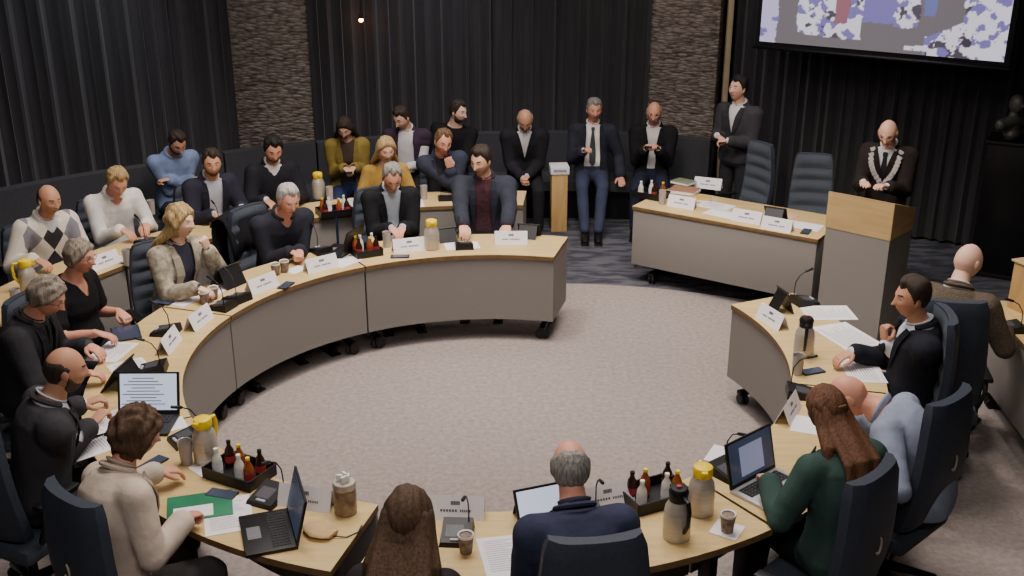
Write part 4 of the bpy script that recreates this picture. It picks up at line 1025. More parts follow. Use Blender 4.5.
put(card, place(104, 266), 'white card lying near the white shirt at the back row', 'name card', 'folded name cards')

# conference microphone unit
def make_mic():
    r = empty('microphone_unit'); b = MB()
    b.add([(-.075, -.085, 0), (.075, -.085, 0), (.075, .085, 0), (-.075, .085, 0), (-.068, -.078, .022), (.068, -.078, .022), (.068, .078, .055), (-.068, .078, .055)], [(3, 2, 1, 0), (4, 5, 6, 7), (0, 1, 5, 4), (1, 2, 6, 5), (2, 3, 7, 6), (3, 0, 4, 7)])
    ba = b.build('base', M_black, r, smooth=False)
    s = MB(); s.add([(-.05, -.045, .031), (.03, -.045, .031), (.03, .03, .046), (-.05, .03, .046)], [(0, 1, 2, 3)]); s.build('speaker_grille', mat('grey_grille', (92, 92, 98), .5, .3, nscale=200, namt=.6), ba, smooth=False)
    k = MB().box((0, -.062, .028), (.05, .016, .008), bev=.003).build('talk_button', mat('pale_button', (170, 170, 176), .4, nscale=30, namt=.1), ba)
    g = MB(); pts = [Vector((.05, .055, .045)), Vector((.05, .055, .10)), Vector((.048, .05, .15)), Vector((.044, .02, .20)), Vector((.04, -.02, .222))]
    g.tube(pts, .0034, 8); g.build('gooseneck', M_dark, r)
    h = MB(); h.tube([pts[-1], pts[-1]+Vector((-.004, -.05, .016))], [.009, .0085], 10); h.build('microphone_head', M_black, r)
    return r
mic = make_mic()
for px, py, tn, lab in ((166, 333, 0, 'black microphone unit before the black short-sleeved top'), (222, 308, 0, 'black microphone unit next to the cups, by the cream patterned jacket'), (237, 300, -8, 'black microphone unit right of the dark tablet, by the cream patterned jacket'),
        (153, 371, 0, 'black microphone unit above the laptop with a lit document'), (187, 441, 0, 'black microphone unit by the white paper near the yellow-topped jug'), (269, 499, 6, 'black microphone unit left of the open black laptop'), (457, 537, 0, 'black microphone unit before the long straight hair'),
        (321, 252, 0, 'black microphone unit by the clasped hands of the plain black shirt'), (464, 247, 0, 'black microphone unit before the charcoal jacket'), (804, 303, 0, 'black microphone unit behind the small raised tablet'), (727, 474, 0, 'black microphone unit between the yellow-topped jug and the silver laptop'),
        (801, 395, 10, 'black microphone unit near the dark green jacket'), (589, 521, 0, 'black microphone unit in front of the navy suit')):
    put(mic, place(px, py, tn), lab, 'microphone', 'conference microphone units')
for px, py, lab in ((1008, 330, 'black microphone unit on the side table by the tweed jacket'),):
    put(mic, place(px, py, face=-90), lab, 'microphone', 'conference microphone units')
for px, py, lab in ((147, 243, 'black microphone unit before the white shirt at the back row'), (222, 228, 'black microphone unit before the navy blazer at the back row'), (446, 199, 'black microphone unit before the blue jacket')):
    put(mic, place(px, py), lab, 'microphone', 'conference microphone units')

# vacuum jugs
def make_jug(name, top):
    r = empty(name)
    MB().lathe([(.052, 0), (.06, .004), (.062, .02), (.062, .13), (.056, .165), (.043, .19), (.04, .2)], n=24).build('body', M_steel, r)
    if top == 'yellow':
        l = MB().lathe([(.042, .195), (.046, .2), (.048, .225), (.044, .245), (.03, .252), (.0, .253)], n=20, cap=False); l.box((0, .048, .232), (.03, .03, .022), bev=.006); l.build('lid', M_yel, r)
        MB().tube([(0, -.046, .225), (0, -.082, .222), (0, -.092, .19), (0, -.088, .12), (0, -.062, .075)], [.011, .011, .011, .010, .009], 10).build('handle', M_yel, r)
    else:
        l = MB().lathe([(.042, .195), (.043, .22), (.046, .24), (.036, .258), (.0, .26)], n=20, cap=False); l.box((0, .046, .238), (.026, .03, .02), bev=.006); lo = l.build('lid', M_black, r)
        MB().lathe([(.012, .258), (.012, .268), (.0, .27)], n=12, cap=False).build('press_button', M_red, lo)
        MB().tube([(0, -.044, .225), (0, -.08, .222), (0, -.092, .18), (0, -.088, .11), (0, -.062, .06)], [.011, .011, .011, .010, .009], 10).build('handle', M_black, r)
    return r
jy = make_jug('thermos_jug', 'yellow'); jb = make_jug('thermos_jug', 'black')
for px, py, tn, lab in ((207, 461, 200, 'steel jug with yellow top, tallest thing by the plain cream jacket'), (432, 249, 0, 'steel jug with yellow top beside the white card, far side of the ring'), (700, 512, 150, 'steel jug with yellow top left of the silver laptop'), (30, 292, 30, 'steel jug with yellow top before the argyle sweater'), (319, 198, 0, 'steel jug with yellow top near the dark sweater with white collar')):
    put(jy, place(px, py, tn), lab, 'thermos jug', 'yellow-topped jugs')
for px, py, tn, lab in ((676, 537, 0, 'steel jug with black top and handle beside the bottle tray, near the navy suit'), (803, 355, 260, 'steel jug with black top in front of the open papers, by the raised hand')):
    put(jb, place(px, py, tn), lab, 'thermos jug', 'black-topped jugs')

# trays with bottles and cans
def make_tray():
    r = empty('bottle_tray'); b = MB(); w, d, h = .15, .1, .06
    b.box((0, 0, .005), (2*w, 2*d, .01)).box((-w, 0, h/2), (.008, 2*d, h)).box((w, 0, h/2), (.008, 2*d, h)).box((0, -d, h/2), (2*w, .008, h)).box((0, d, h/2), (2*w, .008, h))
    b.build('crate', M_black, r, smooth=False); return r
tray = make_tray()
def make_bottle(name, glass, lab, cap):
    r = empty(name); MB().lathe([(.022, 0), (.026, .004), (.026, .075), (.021, .095), (.011, .115), (.010, .13)], n=16).build('body', glass, r)
    MB().lathe([(.0265, .025), (.0265, .062)], n=16, cap=False).build('label', lab, r); MB().lathe([(.0115, .128), (.0115, .142)], n=12).build('cap', cap, r); return r
M_gl2 = mat('pale_bottle_glass', (206, 206, 196), .15, spec=.6, nscale=9, namt=.15)
bw = make_bottle('water_bottle', M_gl2, M_paper, M_white); br = make_bottle('juice_bottle', M_amber, M_red, M_yel); bk = make_bottle('cola_bottle', mat('cola_glass', (48, 26, 20), .12, nscale=9, namt=.3), M_red, M_dark)
TR = [(240, 476, 10, 'black bottle tray next to the yellow-topped jug, by the green folder', 'tray by the green folder'), (654, 499, 0, 'black bottle tray beside the black-topped jug, near the navy suit', 'tray near the navy suit'),
      (335, 214, 0, 'black bottle tray on the back-row table by the dark sweater with white collar', 'tray near the dark sweater with white collar'), (366, 254, 0, 'black bottle tray between the open laptop and the glass, far side of the ring', 'tray on the far side of the ring'), (222, 300, 0, None, None)]
BOT = {}
for px, py, tn, lab, where in TR:
    if lab is None: continue
    sp = place(px, py, tn); tr_ = put(tray, sp, lab, 'tray', 'bottle trays'); kx = .72 if px == 366 else 1.0; tr_.scale.x = kx
    M = Matrix.Translation(sp[0]) @ Matrix.Rotation(sp[1], 4, 'Z')
    for i, (dx, dy, pr, kind) in enumerate(((-.1, -.045, bw, 'pale water bottle'), (-.03, .04, br, 'orange juice bottle'), (.04, -.04, bw, 'pale water bottle'), (.1, .045, bk, 'dark cola bottle'), (-.1, .045, bk, 'dark cola bottle'), (.1, -.04, br, 'orange juice bottle'))):
        p_ = M @ Vector((dx*kx, dy, .0105)); put(pr, ((p_.x, p_.y, p_.z), sp[1]), kind+' in the '+where, 'bottle', kind+'s in the '+where)
sp = place(651, 197, face=d_m); put(tray, sp, 'black bottle tray at the free end of the straight table', 'tray', 'bottle trays'); M = Matrix.Translation(sp[0]) @ Matrix.Rotation(sp[1], 4, 'Z')
for dx, dy, pr, kind in ((-.09, -.04, bw, 'pale water bottle'), (-.02, .04, bw, 'pale water bottle'), (.05, -.04, bk, 'dark cola bottle'), (.1, .04, br, 'orange juice bottle')):
    p_ = M @ Vector((dx, dy, .0105)); put(pr, ((p_.x, p_.y, p_.z), sp[1]), kind+' in the tray on the straight table', 'bottle', kind+'s in the tray on the straight table')

# cups, glasses, carafe
def make_cup():
    r = empty('paper_cup'); MB().lathe([(.027, 0), (.036, .085)], n=18).build('body', mat('brown_print_cup', (96, 72, 58), .7, nscale=35, rgb2=(150, 132, 120)), r); MB().lathe([(.0365, .083), (.038, .088), (.0365, .094), (.030, .09)], n=18, cap=False).build('rim', M_white, r); return r
cup = make_cup()
put(cup, place(727, 531, z=.7545), 'brown printed paper cup standing on a white napkin', 'cup', 'paper cups')
nb = MB().box((0, 0, .002), (.13, .13, .004), bev=.001).build('napkin', M_paper); q = place(727, 530, 30); nb.location = q[0]; nb.rotation_euler.z = q[1]; tag(nb, 'white napkin under the brown paper cup', 'napkin')
for px, py, lab in ((205, 304, 'paper cup before the cream patterned jacket, left of the other'), (214, 299, 'paper cup before the cream patterned jacket, touching the dark tablet'), (466, 552, 'paper cup before the long straight hair'), (276, 275, 'paper cup before the plain black shirt, beside a saucer'), (285, 272, 'paper cup nearest the plain black shirt\'s hands')):
    put(cup, place(px, py), lab, 'cup', 'paper cups')
def make_glass():
    r = empty('drinking_glass'); MB().lathe([(.028, 0), (.034, .12), (.031, .118), (.026, .008)], n=18).build('bowl', mat('grey_glass', (170, 166, 162), .15, spec=.6, nscale=8, namt=.1), r); return r
tumb = MB().lathe([(.03, 0), (.036, .13), (.033, .128), (.028, .008)], n=18).build('drinking_glass', mat('grey_glass', (168, 160, 154), .15, spec=.6, nscale=8, namt=.15)); tumb.location = place(387, 247)[0]; tag(tumb, 'tall drinking glass left of the white card, far side of the ring', 'glass', 'drinking glasses')
for px, py, lab in ((662, 204, 'drinking glass beside the bottle tray on the straight table'), (152, 214, 'drinking glass between the white shirt and the navy blazer'), (237, 231, 'drinking glass right of the navy blazer at the back row'), (330, 200, 'drinking glass right of the small yellow-topped jug'), (424, 199, 'drinking glass before the blue jacket'), (128, 265, 'drinking glass before the white shirt, by the white card'), (797, 374, 'drinking glass in front of the bending light blue shirt, beside the jug'), (17, 306, 'drinking glass by the yellow-topped jug at the photo edge'), (187, 463, 'drinking glass beside the yellow-topped jug, by the plain cream jacket'), (212, 296, 'x')):
    if lab == 'x': continue
    o = tumb.copy(); COL.objects.link(o); o.location = place(px, py)[0]; tag(o, lab, 'glass', 'drinking glasses')
r = empty('storage_jar', place(346, 512)[0], 0, 'glass jar with white packets and steel lid by the table gap', 'jar')
MB().lathe([(.05, 0), (.054, .01), (.054, .13), (.05, .14)], n=24).build('body', mat('smoky_jar_glass', (150, 126, 104), .15, spec=.6, nscale=14, rgb2=(110, 88, 74)), r); MB().lathe([(.055, .135), (.056, .15), (.05, .165), (.0, .168)], n=24, cap=False).build('lid', M_steel, r)
for i in range(4): MB().box((.02*math.cos(i*1.6), .02*math.sin(i*1.6), .185), (.012, .03, .035), i*.8, bev=.003).build('packet', M_white, r)

# papers
def sheet(px, py, w, h, turn, lab, name='paper_sheet', z=TZ, m=None, lines=True, thick=.003, face=None, cat='paper', group=None):
    sp = place(px, py, turn, z, face); r = empty(name, sp[0], sp[1], lab, cat, group)
    MB().box((0, 0, thick/2), (w, h, thick)).build('sheet', m or M_paper, r, smooth=False)
    if lines and h > .205:
        b = MB(); rg = random.Random(int(px*3+py))
        for i in range(int(h/.016)-3):
            y = h/2-.03-i*.016; x1 = w/2-.025-rg.random()*w*.35; b.add([(-w/2+.025, y, thick+.0006), (x1, y, thick+.0006), (x1, y-.004, thick+.0006), (-w/2+.025, y-.004, thick+.0006)], [(0, 1, 2, 3)])
        b.build('printed_lines', mat('faint_print', (160, 156, 166), .9, nscale=60, namt=.3), r, smooth=False)
    return r
for a in ((112, 352, .30, .21, -10, 'broad white papers before the dark jacket bent over papers'), (128, 366, .16, .22, 30, 'white leaflet right of the black folding stand'), (106, 424, .21, .30, 28, 'white paper lying beside the dark grey suit at the ring\'s hands'), (98, 445, .21, .30, 10, 'white page held flat by the dark grey suit at the ring'), (176, 424, .15, .1, 0, 'small white paper by the microphone above the yellow-topped jug'),
          (228, 515, .22, .31, 50, 'white papers right of the green folder'), (505, 556, .21, .30, 8, 'white page between the long straight hair and the navy suit'), (430, 243, .0, .0, 0, ''), (462, 246, .28, .18, 4, 'white papers spread before the charcoal jacket'), (345, 262, .24, .17, 20, 'white papers to the right of the plain black shirt\'s hands'), (337, 254, .2, .14, -10, 'white page nearest the plain black shirt\'s hands'),
          (296, 270, .16, .11, 14, 'white saucer-like folded paper before the plain black shirt'), (828, 313, .26, .34, -14, 'blank white page at the back of the papers by the raised hand'), (846, 336, .40, .28, 14, 'open white booklet in front of the raised hand'), (862, 370, .36, .22, 4, 'white papers under the forearm of the black suit'), (805, 425, .2, .14, 10, 'crumpled white papers beside the dark green jacket'),
          (216, 290, .2, .15, 10, 'cream leaflet with a dark photograph by the cream patterned jacket'), (185, 299, .26, .2, -4, 'pale page under the hand of the cream patterned jacket'), (205, 470, .16, .1, 0, 'small white slip by the yellow-topped jug'), (720, 455, .18, .12, 20, 'white page behind the silver laptop')):
    if a[5]: sheet(*a)
for px, py, w, h, lab in ((716, 206, .30, .21, 'white papers on the straight table, back of the pile'), (722, 214, .30, .2, 'white papers on the straight table, front of the pile'), (804, 226, .30, .2, 'white papers at the lectern end of the straight table'), (783, 215, .25, .16, 'pinkish page behind the name cards, straight table')):
    sheet(px, py, w, h, rng.uniform(-8, 8), lab, face=d_m, m=mat('pink_paper', (206, 160, 140), .9, nscale=5, namt=.05) if 'pink' in lab else None)
for px, py, lab in ((106, 259, 'white sheet before the white shirt at the back row'), (412, 203, 'white sheet before the blue jacket'), (352, 203, 'white sheet on the back-row table by the bottle tray'), (470, 202, 'white sheet half hidden behind the charcoal jacket')):
    sheet(px, py, .21, .28, rng.uniform(-10, 10), lab)
# green folder, books
r = empty('folder', place(200, 507, 52)[0], place(200, 507, 52)[1], 'green folder under the writing hand of the cream jacket', 'folder')
MB().box((0, 0, .004), (.30, .23, .008), bev=.002).build('cover', mat('green_card', (30, 122, 84), .6, nscale=5, rgb2=(24, 100, 70)), r); MB().box((-.03, -.05, .0092), (.18, .10, .002)).build('page', M_paper, r, smooth=False)
for px, py, z0, dims, m, lab, tn in ((684, 193, TZ, (.26, .2, .045), mat('tan_box', (150, 110, 84), .7, nscale=6, namt=.15), 'tan box lowest in the pile on the straight table', 6), (683, 188, TZ+.0455, (.2, .16, .03), mat('olive_book', (112, 118, 96), .7, nscale=6, namt=.15), 'olive book on top of the tan box', -8), (700, 200, TZ, (.2, .16, .025), mat('mustard_book', (196, 160, 90), .7, nscale=6, namt=.1), 'mustard booklet beside the tan box', 16)):
    sp = place(px, py, tn, TZ, d_m); r = empty('book' if 'bo' in lab and 'box' not in lab.split(' ')[1] else 'box', (sp[0][0], sp[0][1], z0), sp[1], lab, 'book' if 'book' in lab.split(' ')[1] else 'box')
    MB().box((0, 0, dims[2]/2), dims, bev=.004).build('cover', m, r); MB().box((.004, 0, dims[2]/2), (dims[0]-.002, dims[1]+.001, dims[2]*.6)).build('pages', M_paper, r, smooth=False)
put(card, place(708, 188, face=d_m+10), 'white card standing behind the pile on the straight table', 'name card', 'folded name cards')

# laptops and tablets
def laptop(px, py, turn, ang, lab, casing, scr, w=.34, d=.24, face=None, lidm=None, page=False):
    sp = place(px, py, turn, TZ, face); r = empty('laptop', sp[0], sp[1], lab, 'laptop')
    ba = MB().box((0, 0, .009), (w, d, .018), bev=.004).build('base', casing, r)
    k = MB(); nx, ny = 13, 5
    for i in range(nx):
        for j in range(ny): k.box((-w*.43+w*.86*(i+.5)/nx, d*.02+d*.36*(j+.5)/ny, .0195), (w*.86/nx*.82, d*.36/ny*.8, .003))
    k.build('keyboard', M_keys, ba, smooth=False); MB().box((0, -d*.27, .0186), (w*.3, d*.26, .0012)).build('touchpad', mat('touchpad_grey', (110, 110, 116), .4, nscale=20, namt=.1), ba, smooth=False)
    A = Matrix.Translation((0, d/2-.004, .018)) @ Matrix.Rotation(R(90-ang), 4, 'X') if False else Matrix.Translation((0, d/2-.004, .018)) @ Matrix.Rotation(R(ang-90)*-1, 4, 'X')
    li = MB(); li._bm(_cube(w, .010, d*.96), (0, 0, 0), A @ Matrix.Translation((0, 0, d*.48))); lid = li.build('lid', lidm or casing, r)
    s = MB(); s._bm(_cube(w*.92, .002, d*.84), (0, 0, 0), A @ Matrix.Translation((0, -.0062, d*.5))); dsp = s.build('display', scr, lid, smooth=False)
    if page: MB()._bm(_cube(w*.5, .001, d*.62), (0, 0, 0), A @ Matrix.Translation((0, -.0082, d*.47))).build('document_page', M_mid, dsp, smooth=False)
    if scr is M_screen:
        t = MB()
        for i in range(9):
            t._bm(_cube(w*(.35+.4*((i*37 % 11)/11)), .001, .005), (0, 0, 0), A @ Matrix.Translation((-w*.08, -.0078, d*(.82-.075*i))))
        t.build('document_text', mat('blue_grey_text', (120, 134, 170), .8, nscale=50, namt=.3), dsp, smooth=False)
    return r
def _cube(x, y, z):
    bm = bmesh.new(); bmesh.ops.create_cube(bm, size=1)
    for v in bm.verts: v.co = Vector((v.co.x*x, v.co.y*y, v.co.z*z))
    return bm
laptop(143, 426, 62, 108, 'laptop showing a lit document, before the plain cream jacket', M_black, M_screen)
laptop(268, 534, -46, 104, 'open black laptop with dark screen near the table gap', M_black, M_dim, .33, .23)
laptop(772, 491, 0, 104, 'silver laptop with dark-framed screen before the dark green jacket', M_silver, M_dim, .35, .24, lidm=M_black, page=True)
laptop(338, 252, 38, 108, 'open dark laptop seen edge-on right of the plain black shirt', M_black, M_dim, .3, .22)
def tablet(px, py, turn, ang, lab, w=.25, h=.18, z=TZ, scr=None, face=None):
    sp = place(px, py, turn, z, face); r = empty('tablet', sp[0], sp[1], lab, 'tablet'); A = Matrix.Rotation(R(90-ang)*-1, 4, 'X') @ Matrix.Translation((0, 0, h/2))
    b = MB(); b._bm(_cube(w, .009, h), (0, 0, 0), A); t = b.build('slab', M_black, r); s = MB(); s._bm(_cube(w*.9, .002, h*.88), (0, 0, 0), A @ Matrix.Translation((0, -.0052, 0))); s.build('display', scr or M_dim, t, smooth=False)
    yb = h*math.cos(R(ang)); 
    f = MB(); p0 = Vector((0, h*.92*math.cos(R(ang)), h*.92*math.sin(R(ang)))); p1 = Vector((0, p0.y+.07, .004))
    f.add([(-w*.4, p0.y, p0.z), (w*.4, p0.y, p0.z), (w*.4, p1.y, 0.002), (-w*.4, p1.y, 0.002), (-w*.4, p0.y+.005, p0.z), (w*.4, p0.y+.005, p0.z), (w*.4, p1.y+.005, 0.002), (-w*.4, p1.y+.005, .002)], [(0, 1, 2, 3), (7, 6, 5, 4), (0, 4, 5, 1), (1, 5, 6, 2), (2, 6, 7, 3), (3, 7, 4, 0)]); f.build('folding_stand', M_black, r, smooth=False)
    return r
tablet(111, 384, -20, 55, 'black tablet on a folding stand before the dark grey suit at the ring'); tablet(222, 283, 0, 60, 'dark tablet on a stand by the cream patterned jacket'); tablet(444, 238, 10, 58, 'dark tablet on a stand left of the charcoal jacket', .19, .13); tablet(530, 235, -6, 62, 'dark tablet on a stand at the free end of the far table', .19, .13)
tablet(544, 527, 12, 62, 'tablet with pale lit page at the navy suit\'s left', .24, .19, scr=M_screen); tablet(788, 310, -4, 70, 'small raised tablet with blue screen by the white name card', .16, .17, scr=M_dim); tablet(152, 250, 0, 40, 'black tablet propped before the white shirt at the back row', .26, .18)
tablet(777, 219, 4, 55, 'dark brown tablet propped behind the name cards on the straight table', .2, .16, face=d_m+180)
def phone(px, py, turn, lab, w=.075, h=.15, z=TZ):
    sp = place(px, py, turn, z); r = empty('phone' if h < .2 else 'closed_tablet', sp[0], sp[1], lab, 'phone' if h < .2 else 'tablet'); b = MB().box((0, 0, .005), (w, h, .009), bev=.003).build('casing', M_black, r); MB().box((0, 0, .0101), (w*.9, h*.93, .0006)).build('screen', M_dim, b, smooth=False); return r
phone(126, 334, -60, 'closed dark tablet lying before the black short-sleeved top', .18, .25); phone(153, 464, 20, 'black phone by the cheek of the plain cream jacket'); phone(186, 447, 80, 'black phone under the white slip near the yellow-topped jug'); phone(222, 495, -70, 'black phone in front of the bottle tray, by the green folder'); phone(400, 257, 70, 'black phone by the foot of the white card, far side')
phone(806, 232, 20, 'small black phone at the lectern end of the straight table'); phone(812, 372, 30, 'black phone between the jug and the bending light blue shirt'); phone(163, 303, 0, 'black phone left of the cream patterned jacket\'s hand'); phone(286, 286, -70, 'black phone lying between two cards, by the plain black shirt')
def held_phone(k, hand, lab):
    W, M, _ = k.hand[hand]; q = k.e.location+Matrix.Rotation(k.e.rotation_euler.z, 3, 'Z') @ (W+M @ Vector((-.0, .075, -.032)))
    r = empty('phone', q, k.e.rotation_euler.z, lab, 'phone'); b = MB().box((0, 0, 0), (.075, .145, .009), Matrix.Rotation(R(30), 4, 'X'), bev=.003).build('casing', M_black, r); MB().box((0, .0, .0052), (.068, .132, .0008), Matrix.Rotation(R(30), 4, 'X')).build('screen', M_dim, b, smooth=False)
held_phone(PEOPLE[1], 'R', 'black phone held by the person in a mustard jacket'); held_phone(PEOPLE[6], 'R', 'black phone held by the person in glasses on the bench')

# ------------------------------------------------------------------ wooden pillar, plinth, side lectern, screen, lamp
q = at(558, 229, 0); r = empty('wooden_pillar', (q.x, q.y, 0), R(4), 'slim maple pillar with white papers on top, between bench sitters', 'pillar')
MB().box((0, 0, .32), (.17, .2, .64), bev=.004).build('shaft', mat('pillar_maple', (196, 158, 100), .5, nscale=3, rgb2=(178, 142, 90), stretch=(6, 6, 1)), r)
r2 = empty('paper_stack', (q.x, q.y, .6405), R(4), 'white paper box on the slim maple pillar', 'paper'); MB().box((0, 0, .04), (.2, .22, .08), bev=.003).build('stack', M_paper, r2); MB().box((0, -.1105, .04), (.14, .001, .03)).build('printed_band', mat('faint_print', (160, 156, 166)), r2, smooth=False)
q = at(1004, 281, 0); r = empty('plinth', (q.x+.05, q.y+.3, 0), R(-30), 'tall black plinth carrying a small sculpture, right of the lectern', 'plinth')
MB().box((0, 0, .02), (.52, .52, .04), bev=.004).build('foot', M_black, r); MB().box((0, 0, .66), (.46, .46, 1.24), bev=.006).build('shaft', mat('black_lacquer', (20, 19, 20), .3, nscale=6, namt=.3), r); MB().box((0, 0, 1.295), (.5, .5, .03), bev=.005).build('top_plate', M_dark, r)
pl = r.location.copy()
b = MB(); b.tube([(0, 0, 0), (0, 0, .06)], [.08, .06], 14); b.tube([(0, 0, .07), (0, 0, .14), (0, .01, .2)], [.09, .07, .045], 14, rad2=[.06, .055, .045], ref=(1, 0, 0)); b.ball((0, -.005, .29), (.062, .075, .088), 18, 14); b.ball((0, -.08, .28), (.012, .016, .022), 8, 6); b.tube([(-.16, 0, .1), (0, 0, .13), (.16, 0, .1)], [.05, .065, .05], 12)
c_, f_ = remeshed(b, .008, 3, .0015, 3); bo = obj_np('bust_sculpture', c_, f_, mat('dark_bronze', (92, 90, 86), .5, .3, nscale=20, namt=.3), None); bo.location = (pl.x-.10, pl.y-.06, 1.357); bo.rotation_euler.z = R(20); tag(bo, 'small grey bust standing on the tall black plinth', 'sculpture')
r = empty('wooden_lectern', (rt0.x+.62, rt0.y-.28, 0), R(-70), 'maple lectern cut by the photo edge beyond the side table', 'lectern')
q = at(1012, 301, .75); wl = q; r.location = (3.71, 6.84, .7502)
MB().box((0, 0, .17), (.30, .40, .34), bev=.004).build('box', mat('pillar_maple', (196, 158, 100)), r); MB().box((0, 0, .347), (.33, .43, .014), bev=.003).build('top', M_wood, r)

# projection screen with the hall's own camera picture
sl, sr = at(760, 41, 2.05), at(1004, 62, 2.05); dv = Vector((sr.x-sl.x, sr.y-sl.y, 0)); W_ = dv.length; H_ = W_*9/16; an = math.atan2(dv.y, dv.x)
r = empty('projection_screen', ((sl.x+sr.x)/2, (sl.y+sr.y)/2, 2.05), an, 'hanging projection screen showing a lilac and white picture of the hall', 'projection screen')
NX, NY = 240, 135; vs = []; fs = []
for j in range(NY+1):
    for i in range(NX+1): vs.append((-W_/2+W_*i/NX, 0, H_*j/NY))
for j in range(NY):
    for i in range(NX): fs.append((j*(NX+1)+i, j*(NX+1)+i+1, (j+1)*(NX+1)+i+1, (j+1)*(NX+1)+i))
me = bpy.data.meshes.new('picture'); me.from_pydata(vs, [], fs); ca = me.color_attributes.new('picture_colour', 'FLOAT_COLOR', 'POINT')
def fbm(u, v, s): return noise.fractal(Vector((u*s, v*s, s*.37)), 1.0, 2.0, 4)
def paint(u, v):
    v2 = v*.56; n1, n2, n3 = fbm(u, v2, 9), fbm(u+3, v2, 14), fbm(u+7, v2, 24)
    u_ = u+.012*n2; w_ = v2+.010*n2
    W, V, G, D = (226, 220, 232), (120, 108, 176), (108, 101, 106), (74, 66, 80)
    def desk():   # white desks strewn with small violet and dark things
        if n3 > .22: return V
        if n2 < -.30: return D
        return W
    if u_ < .075: return lin((198, 188, 226) if n2 > -.3 else V)+(1,)
    if u_ < .165: c = G if w_ < .2 else desk()
    elif u_ < .44: c = desk() if w_ > .055+.02*math.cos(u_*9) else G
    elif u_ < .565: c = (V if w_ > .115 else G) if w_ < .22 else desk()
    elif u_ < .66: c = desk() if w_ > .10 else G
    elif u_ < .83: c = G if w_ > .10+.9*max(0, u_-.76) else (desk() if w_ < .07+.5*max(0, u_-.7) and u_ > .69 else G)
    else: c = desk()
    if abs(u_-.35) < .028 and .10 < w_ < .2: c = (148, 92, 104)
    if abs(u_-.70) < .026 and .15 < w_ < .26: c = (104, 108, 168)
    if u_ > .62 and u_ < .70 and abs(w_-.022) < .010 and n3 > -.1: c = W
    if (u-.855)**2+((v2-.06))**2 < .00035: c = (58, 52, 64)
    return lin(c)+(1,)
cols = []
for p in vs: cols += list(paint(p[0]/W_+.5, p[2]/H_))
ca.data.foreach_set('color', cols)
ms = bpy.data.materials.new('projected_picture'); ms.use_nodes = True; nt = ms.node_tree; bn = nt.nodes['Principled BSDF']; av = nt.nodes.new('ShaderNodeVertexColor'); av.layer_name = 'picture_colour'
nt.links.new(av.outputs['Color'], bn.inputs['Emission Color']); bn.inputs['Emission Strength'].default_value = .42; bn.inputs['Base Color'].default_value = (.04, .04, .04, 1); bn.inputs['Roughness'].default_value = .9
me.materials.append(ms); o = bpy.data.objects.new('picture', me); COL.objects.link(o); o.parent = r; o.location = (0, -.012, 0)
MB().box((0, .006, H_/2), (W_+.1, .012, H_+.1), bev=.002).build('cloth', mat('screen_black_border', (16, 15, 17), .9, nscale=10, namt=.2), r); MB().tube([(-W_/2-.06, 0, -.06), (W_/2+.06, 0, -.06)], .018, 10).build('bottom_bar', M_dark, r)
MB().box((0, 0, H_+.12), (W_+.2, .09, .1), bev=.01).build('housing', M_dark, r)
for s in (-1, 1): MB().tube([(s*W_*.4, 0, H_+.16), (s*W_*.4, 0, ZC-2.05)], .008, 6).build('hanger', M_dark, r)
q = at(361, 20, 2.1); D_ = Vector((q.x-0, q.y, 0)); a_ = math.degrees(math.atan2(q.y-CY, q.x-CX)); lp = None
for z_ in np.linspace(3.2, 1.6, 200):
    t_ = at(361, 20, z_)
    if math.hypot(t_.x-CX, t_.y-CY) > rbench(103)+.05: lp = t_; break
r = empty('hanging_lamp', lp, 0, 'tiny glowing amber lamp on a thin cord before the curtain', 'lamp')
MB().ball((0, 0, 0), .022, 14, 10).build('bulb', mat('amber_glow', (255, 170, 80), .5, emit=(255, 150, 60), estr=26, nscale=5, namt=.05), r); MB().lathe([(.026, .015), (.02, .05), (.008, .06)], n=14).build('socket', M_dark, r); MB().tube([(0, 0, .055), (0, 0, ZC-lp.z)], .003, 6).build('cord', M_black, r)

r = empty('pouch', place(320, 533)[0], R(-30), 'flat beige pouch with a cord, right of the open black laptop', 'pouch')
b = MB(); b.tube([(-.05, 0, .02), (0, 0, .022), (.05, 0, .02)], [.05, .07, .055], 18, rad2=[.016, .019, .016], ref=(0, 1, 0)); b.build('body', mat('beige_felt', (196, 164, 118), .9, nscale=25, namt=.15, bump=.2), r)
MB().tube([(.08, .0, .01), (.13, .03, .004), (.15, .09, .004), (.13, .14, .004)], .003, 6).build('cord', M_dark, r)
# dark coat hung over the back of the plain black shirt's chair
chx = [c for c in CH_USED if 'black coat over its back' in c['label']][0]
b = MB(); n = 14; vs = []; fs = []; prof = [(-.36, .55), (-.375, .75), (-.385, .95), (-.37, 1.07), (-.33, 1.115), (-.27, 1.10), (-.225, 1.0), (-.205, .86), (-.20, .74)]
for j, (y, z) in enumerate(prof):
    for i in range(n+1):
        u = -1+2*i/n; k_ = math.sin(u*9+j*.8)*.012+math.sin(u*17-j)*.006; vs.append((u*(.25-.02*abs(j-4)/4), y+k_+(-.02 if j < 4 else .015), z*.93-.05*u*u+(.02*math.sin(u*6) if j in (0, 8) else 0)))
for j in range(len(prof)-1):
    for i in range(n): q = j*(n+1)+i; fs.append((q, q+1, q+n+2, q+n+1))
b.add(vs, fs); o = b.build('draped_coat', cloth((28, 27, 30)), None, loc=chx.location.copy(), rotz=chx.rotation_euler.z); tag(o, 'black coat hung over the chair behind the plain black shirt', 'coat')
so = o.modifiers.new('thick', 'SOLIDIFY'); so.thickness = .012
for o in bpy.data.objects:
    if '_used' in o.keys(): del o['_used']
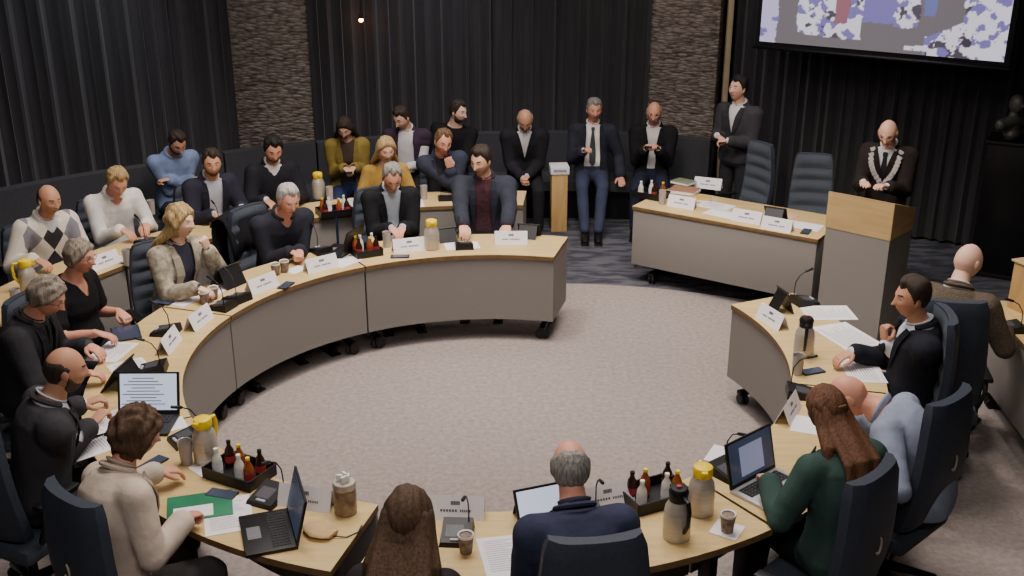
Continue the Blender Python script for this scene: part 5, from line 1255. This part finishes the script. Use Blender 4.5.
# ------------------------------------------------------------------ light
w = bpy.data.worlds.new('room_air'); scn.world = w; w.use_nodes = True
w.node_tree.nodes['Background'].inputs['Color'].default_value = lin((128, 122, 122))+(1,)
w.node_tree.nodes['Background'].inputs['Strength'].default_value = .38
def spot(loc, tgt, energy, size, blend, col, rad=.25):
    l = bpy.data.lights.new('ceiling_and_fill_spot', 'SPOT'); l.energy = energy; l.spot_size = R(size); l.spot_blend = blend; l.color = col; l.shadow_soft_size = rad
    o = bpy.data.objects.new('ceiling_and_fill_spot', l); COL.objects.link(o); o.location = loc
    o.rotation_euler = (Vector(tgt)-Vector(loc)).to_track_quat('-Z', 'Y').to_euler(); return o
def area(loc, tgt, energy, sx, sy, col):
    l = bpy.data.lights.new('soft_fill', 'AREA'); l.energy = energy; l.shape = 'RECTANGLE'; l.size = sx; l.size_y = sy; l.color = col  # unseen soft fill, added to lift dark faces, cards and the back area
    o = bpy.data.objects.new('soft_fill', l); COL.objects.link(o); o.location = loc
    o.rotation_euler = (Vector(tgt)-Vector(loc)).to_track_quat('-Z', 'Y').to_euler(); return o
WARM = (1.0, .90, .80); COOL = (.86, .9, 1.0)
for a in range(0, 360, 45):
    p = pol(a+20, 1.5, 4.5); q = pol(a+20, 2.6, .9)
    spot(p, q, 55 if 180 < a+20 < 350 else 135, 88, .7, WARM)
area((CX, CY, 4.5), (CX, CY, 0), 60, 3.0, 3.0, (1, .93, .88))
area((-.3, 1.2, 4.5), (-.2, 3.4, .8), 50, 3.6, 1.2, (1, .93, .88))
area((.3, 9.6, 4.5), (.1, 11.0, .0), 28, 5.0, 1.0, (1, .94, .9))
# softer wash over the back row and the straight table
for a in (80, 110, 140, 170): spot(pol(a, 3.1, 4.5), pol(a, 4.1, .8), 42, 75, .9, (1, .9, .82))
spot((2.2, 7.6, 4.5), (2.3, 9.3, .9), 110, 60, .8, WARM)
# grazing light on the curtains
spot(pol(134, 4.7, 4.5), pol(134, 5.5, 2.2), 70, 60, .9, COOL); spot(pol(97, 4.7, 4.5), pol(97, 5.5, 1.8), 55, 60, .9, COOL)
spot((3.0, 5.8, 4.5), (3.4, 6.3, .7), 60, 60, .9, WARM)  # not for the curtains: fill spot added to brighten the side table
spot((3.2, 9.4, 4.5), (3.6, 11.0, 1.8), 45, 60, .9, COOL)
scn.view_settings.view_transform = 'AgX'; scn.view_settings.look = 'None'; scn.view_settings.exposure = 1.35
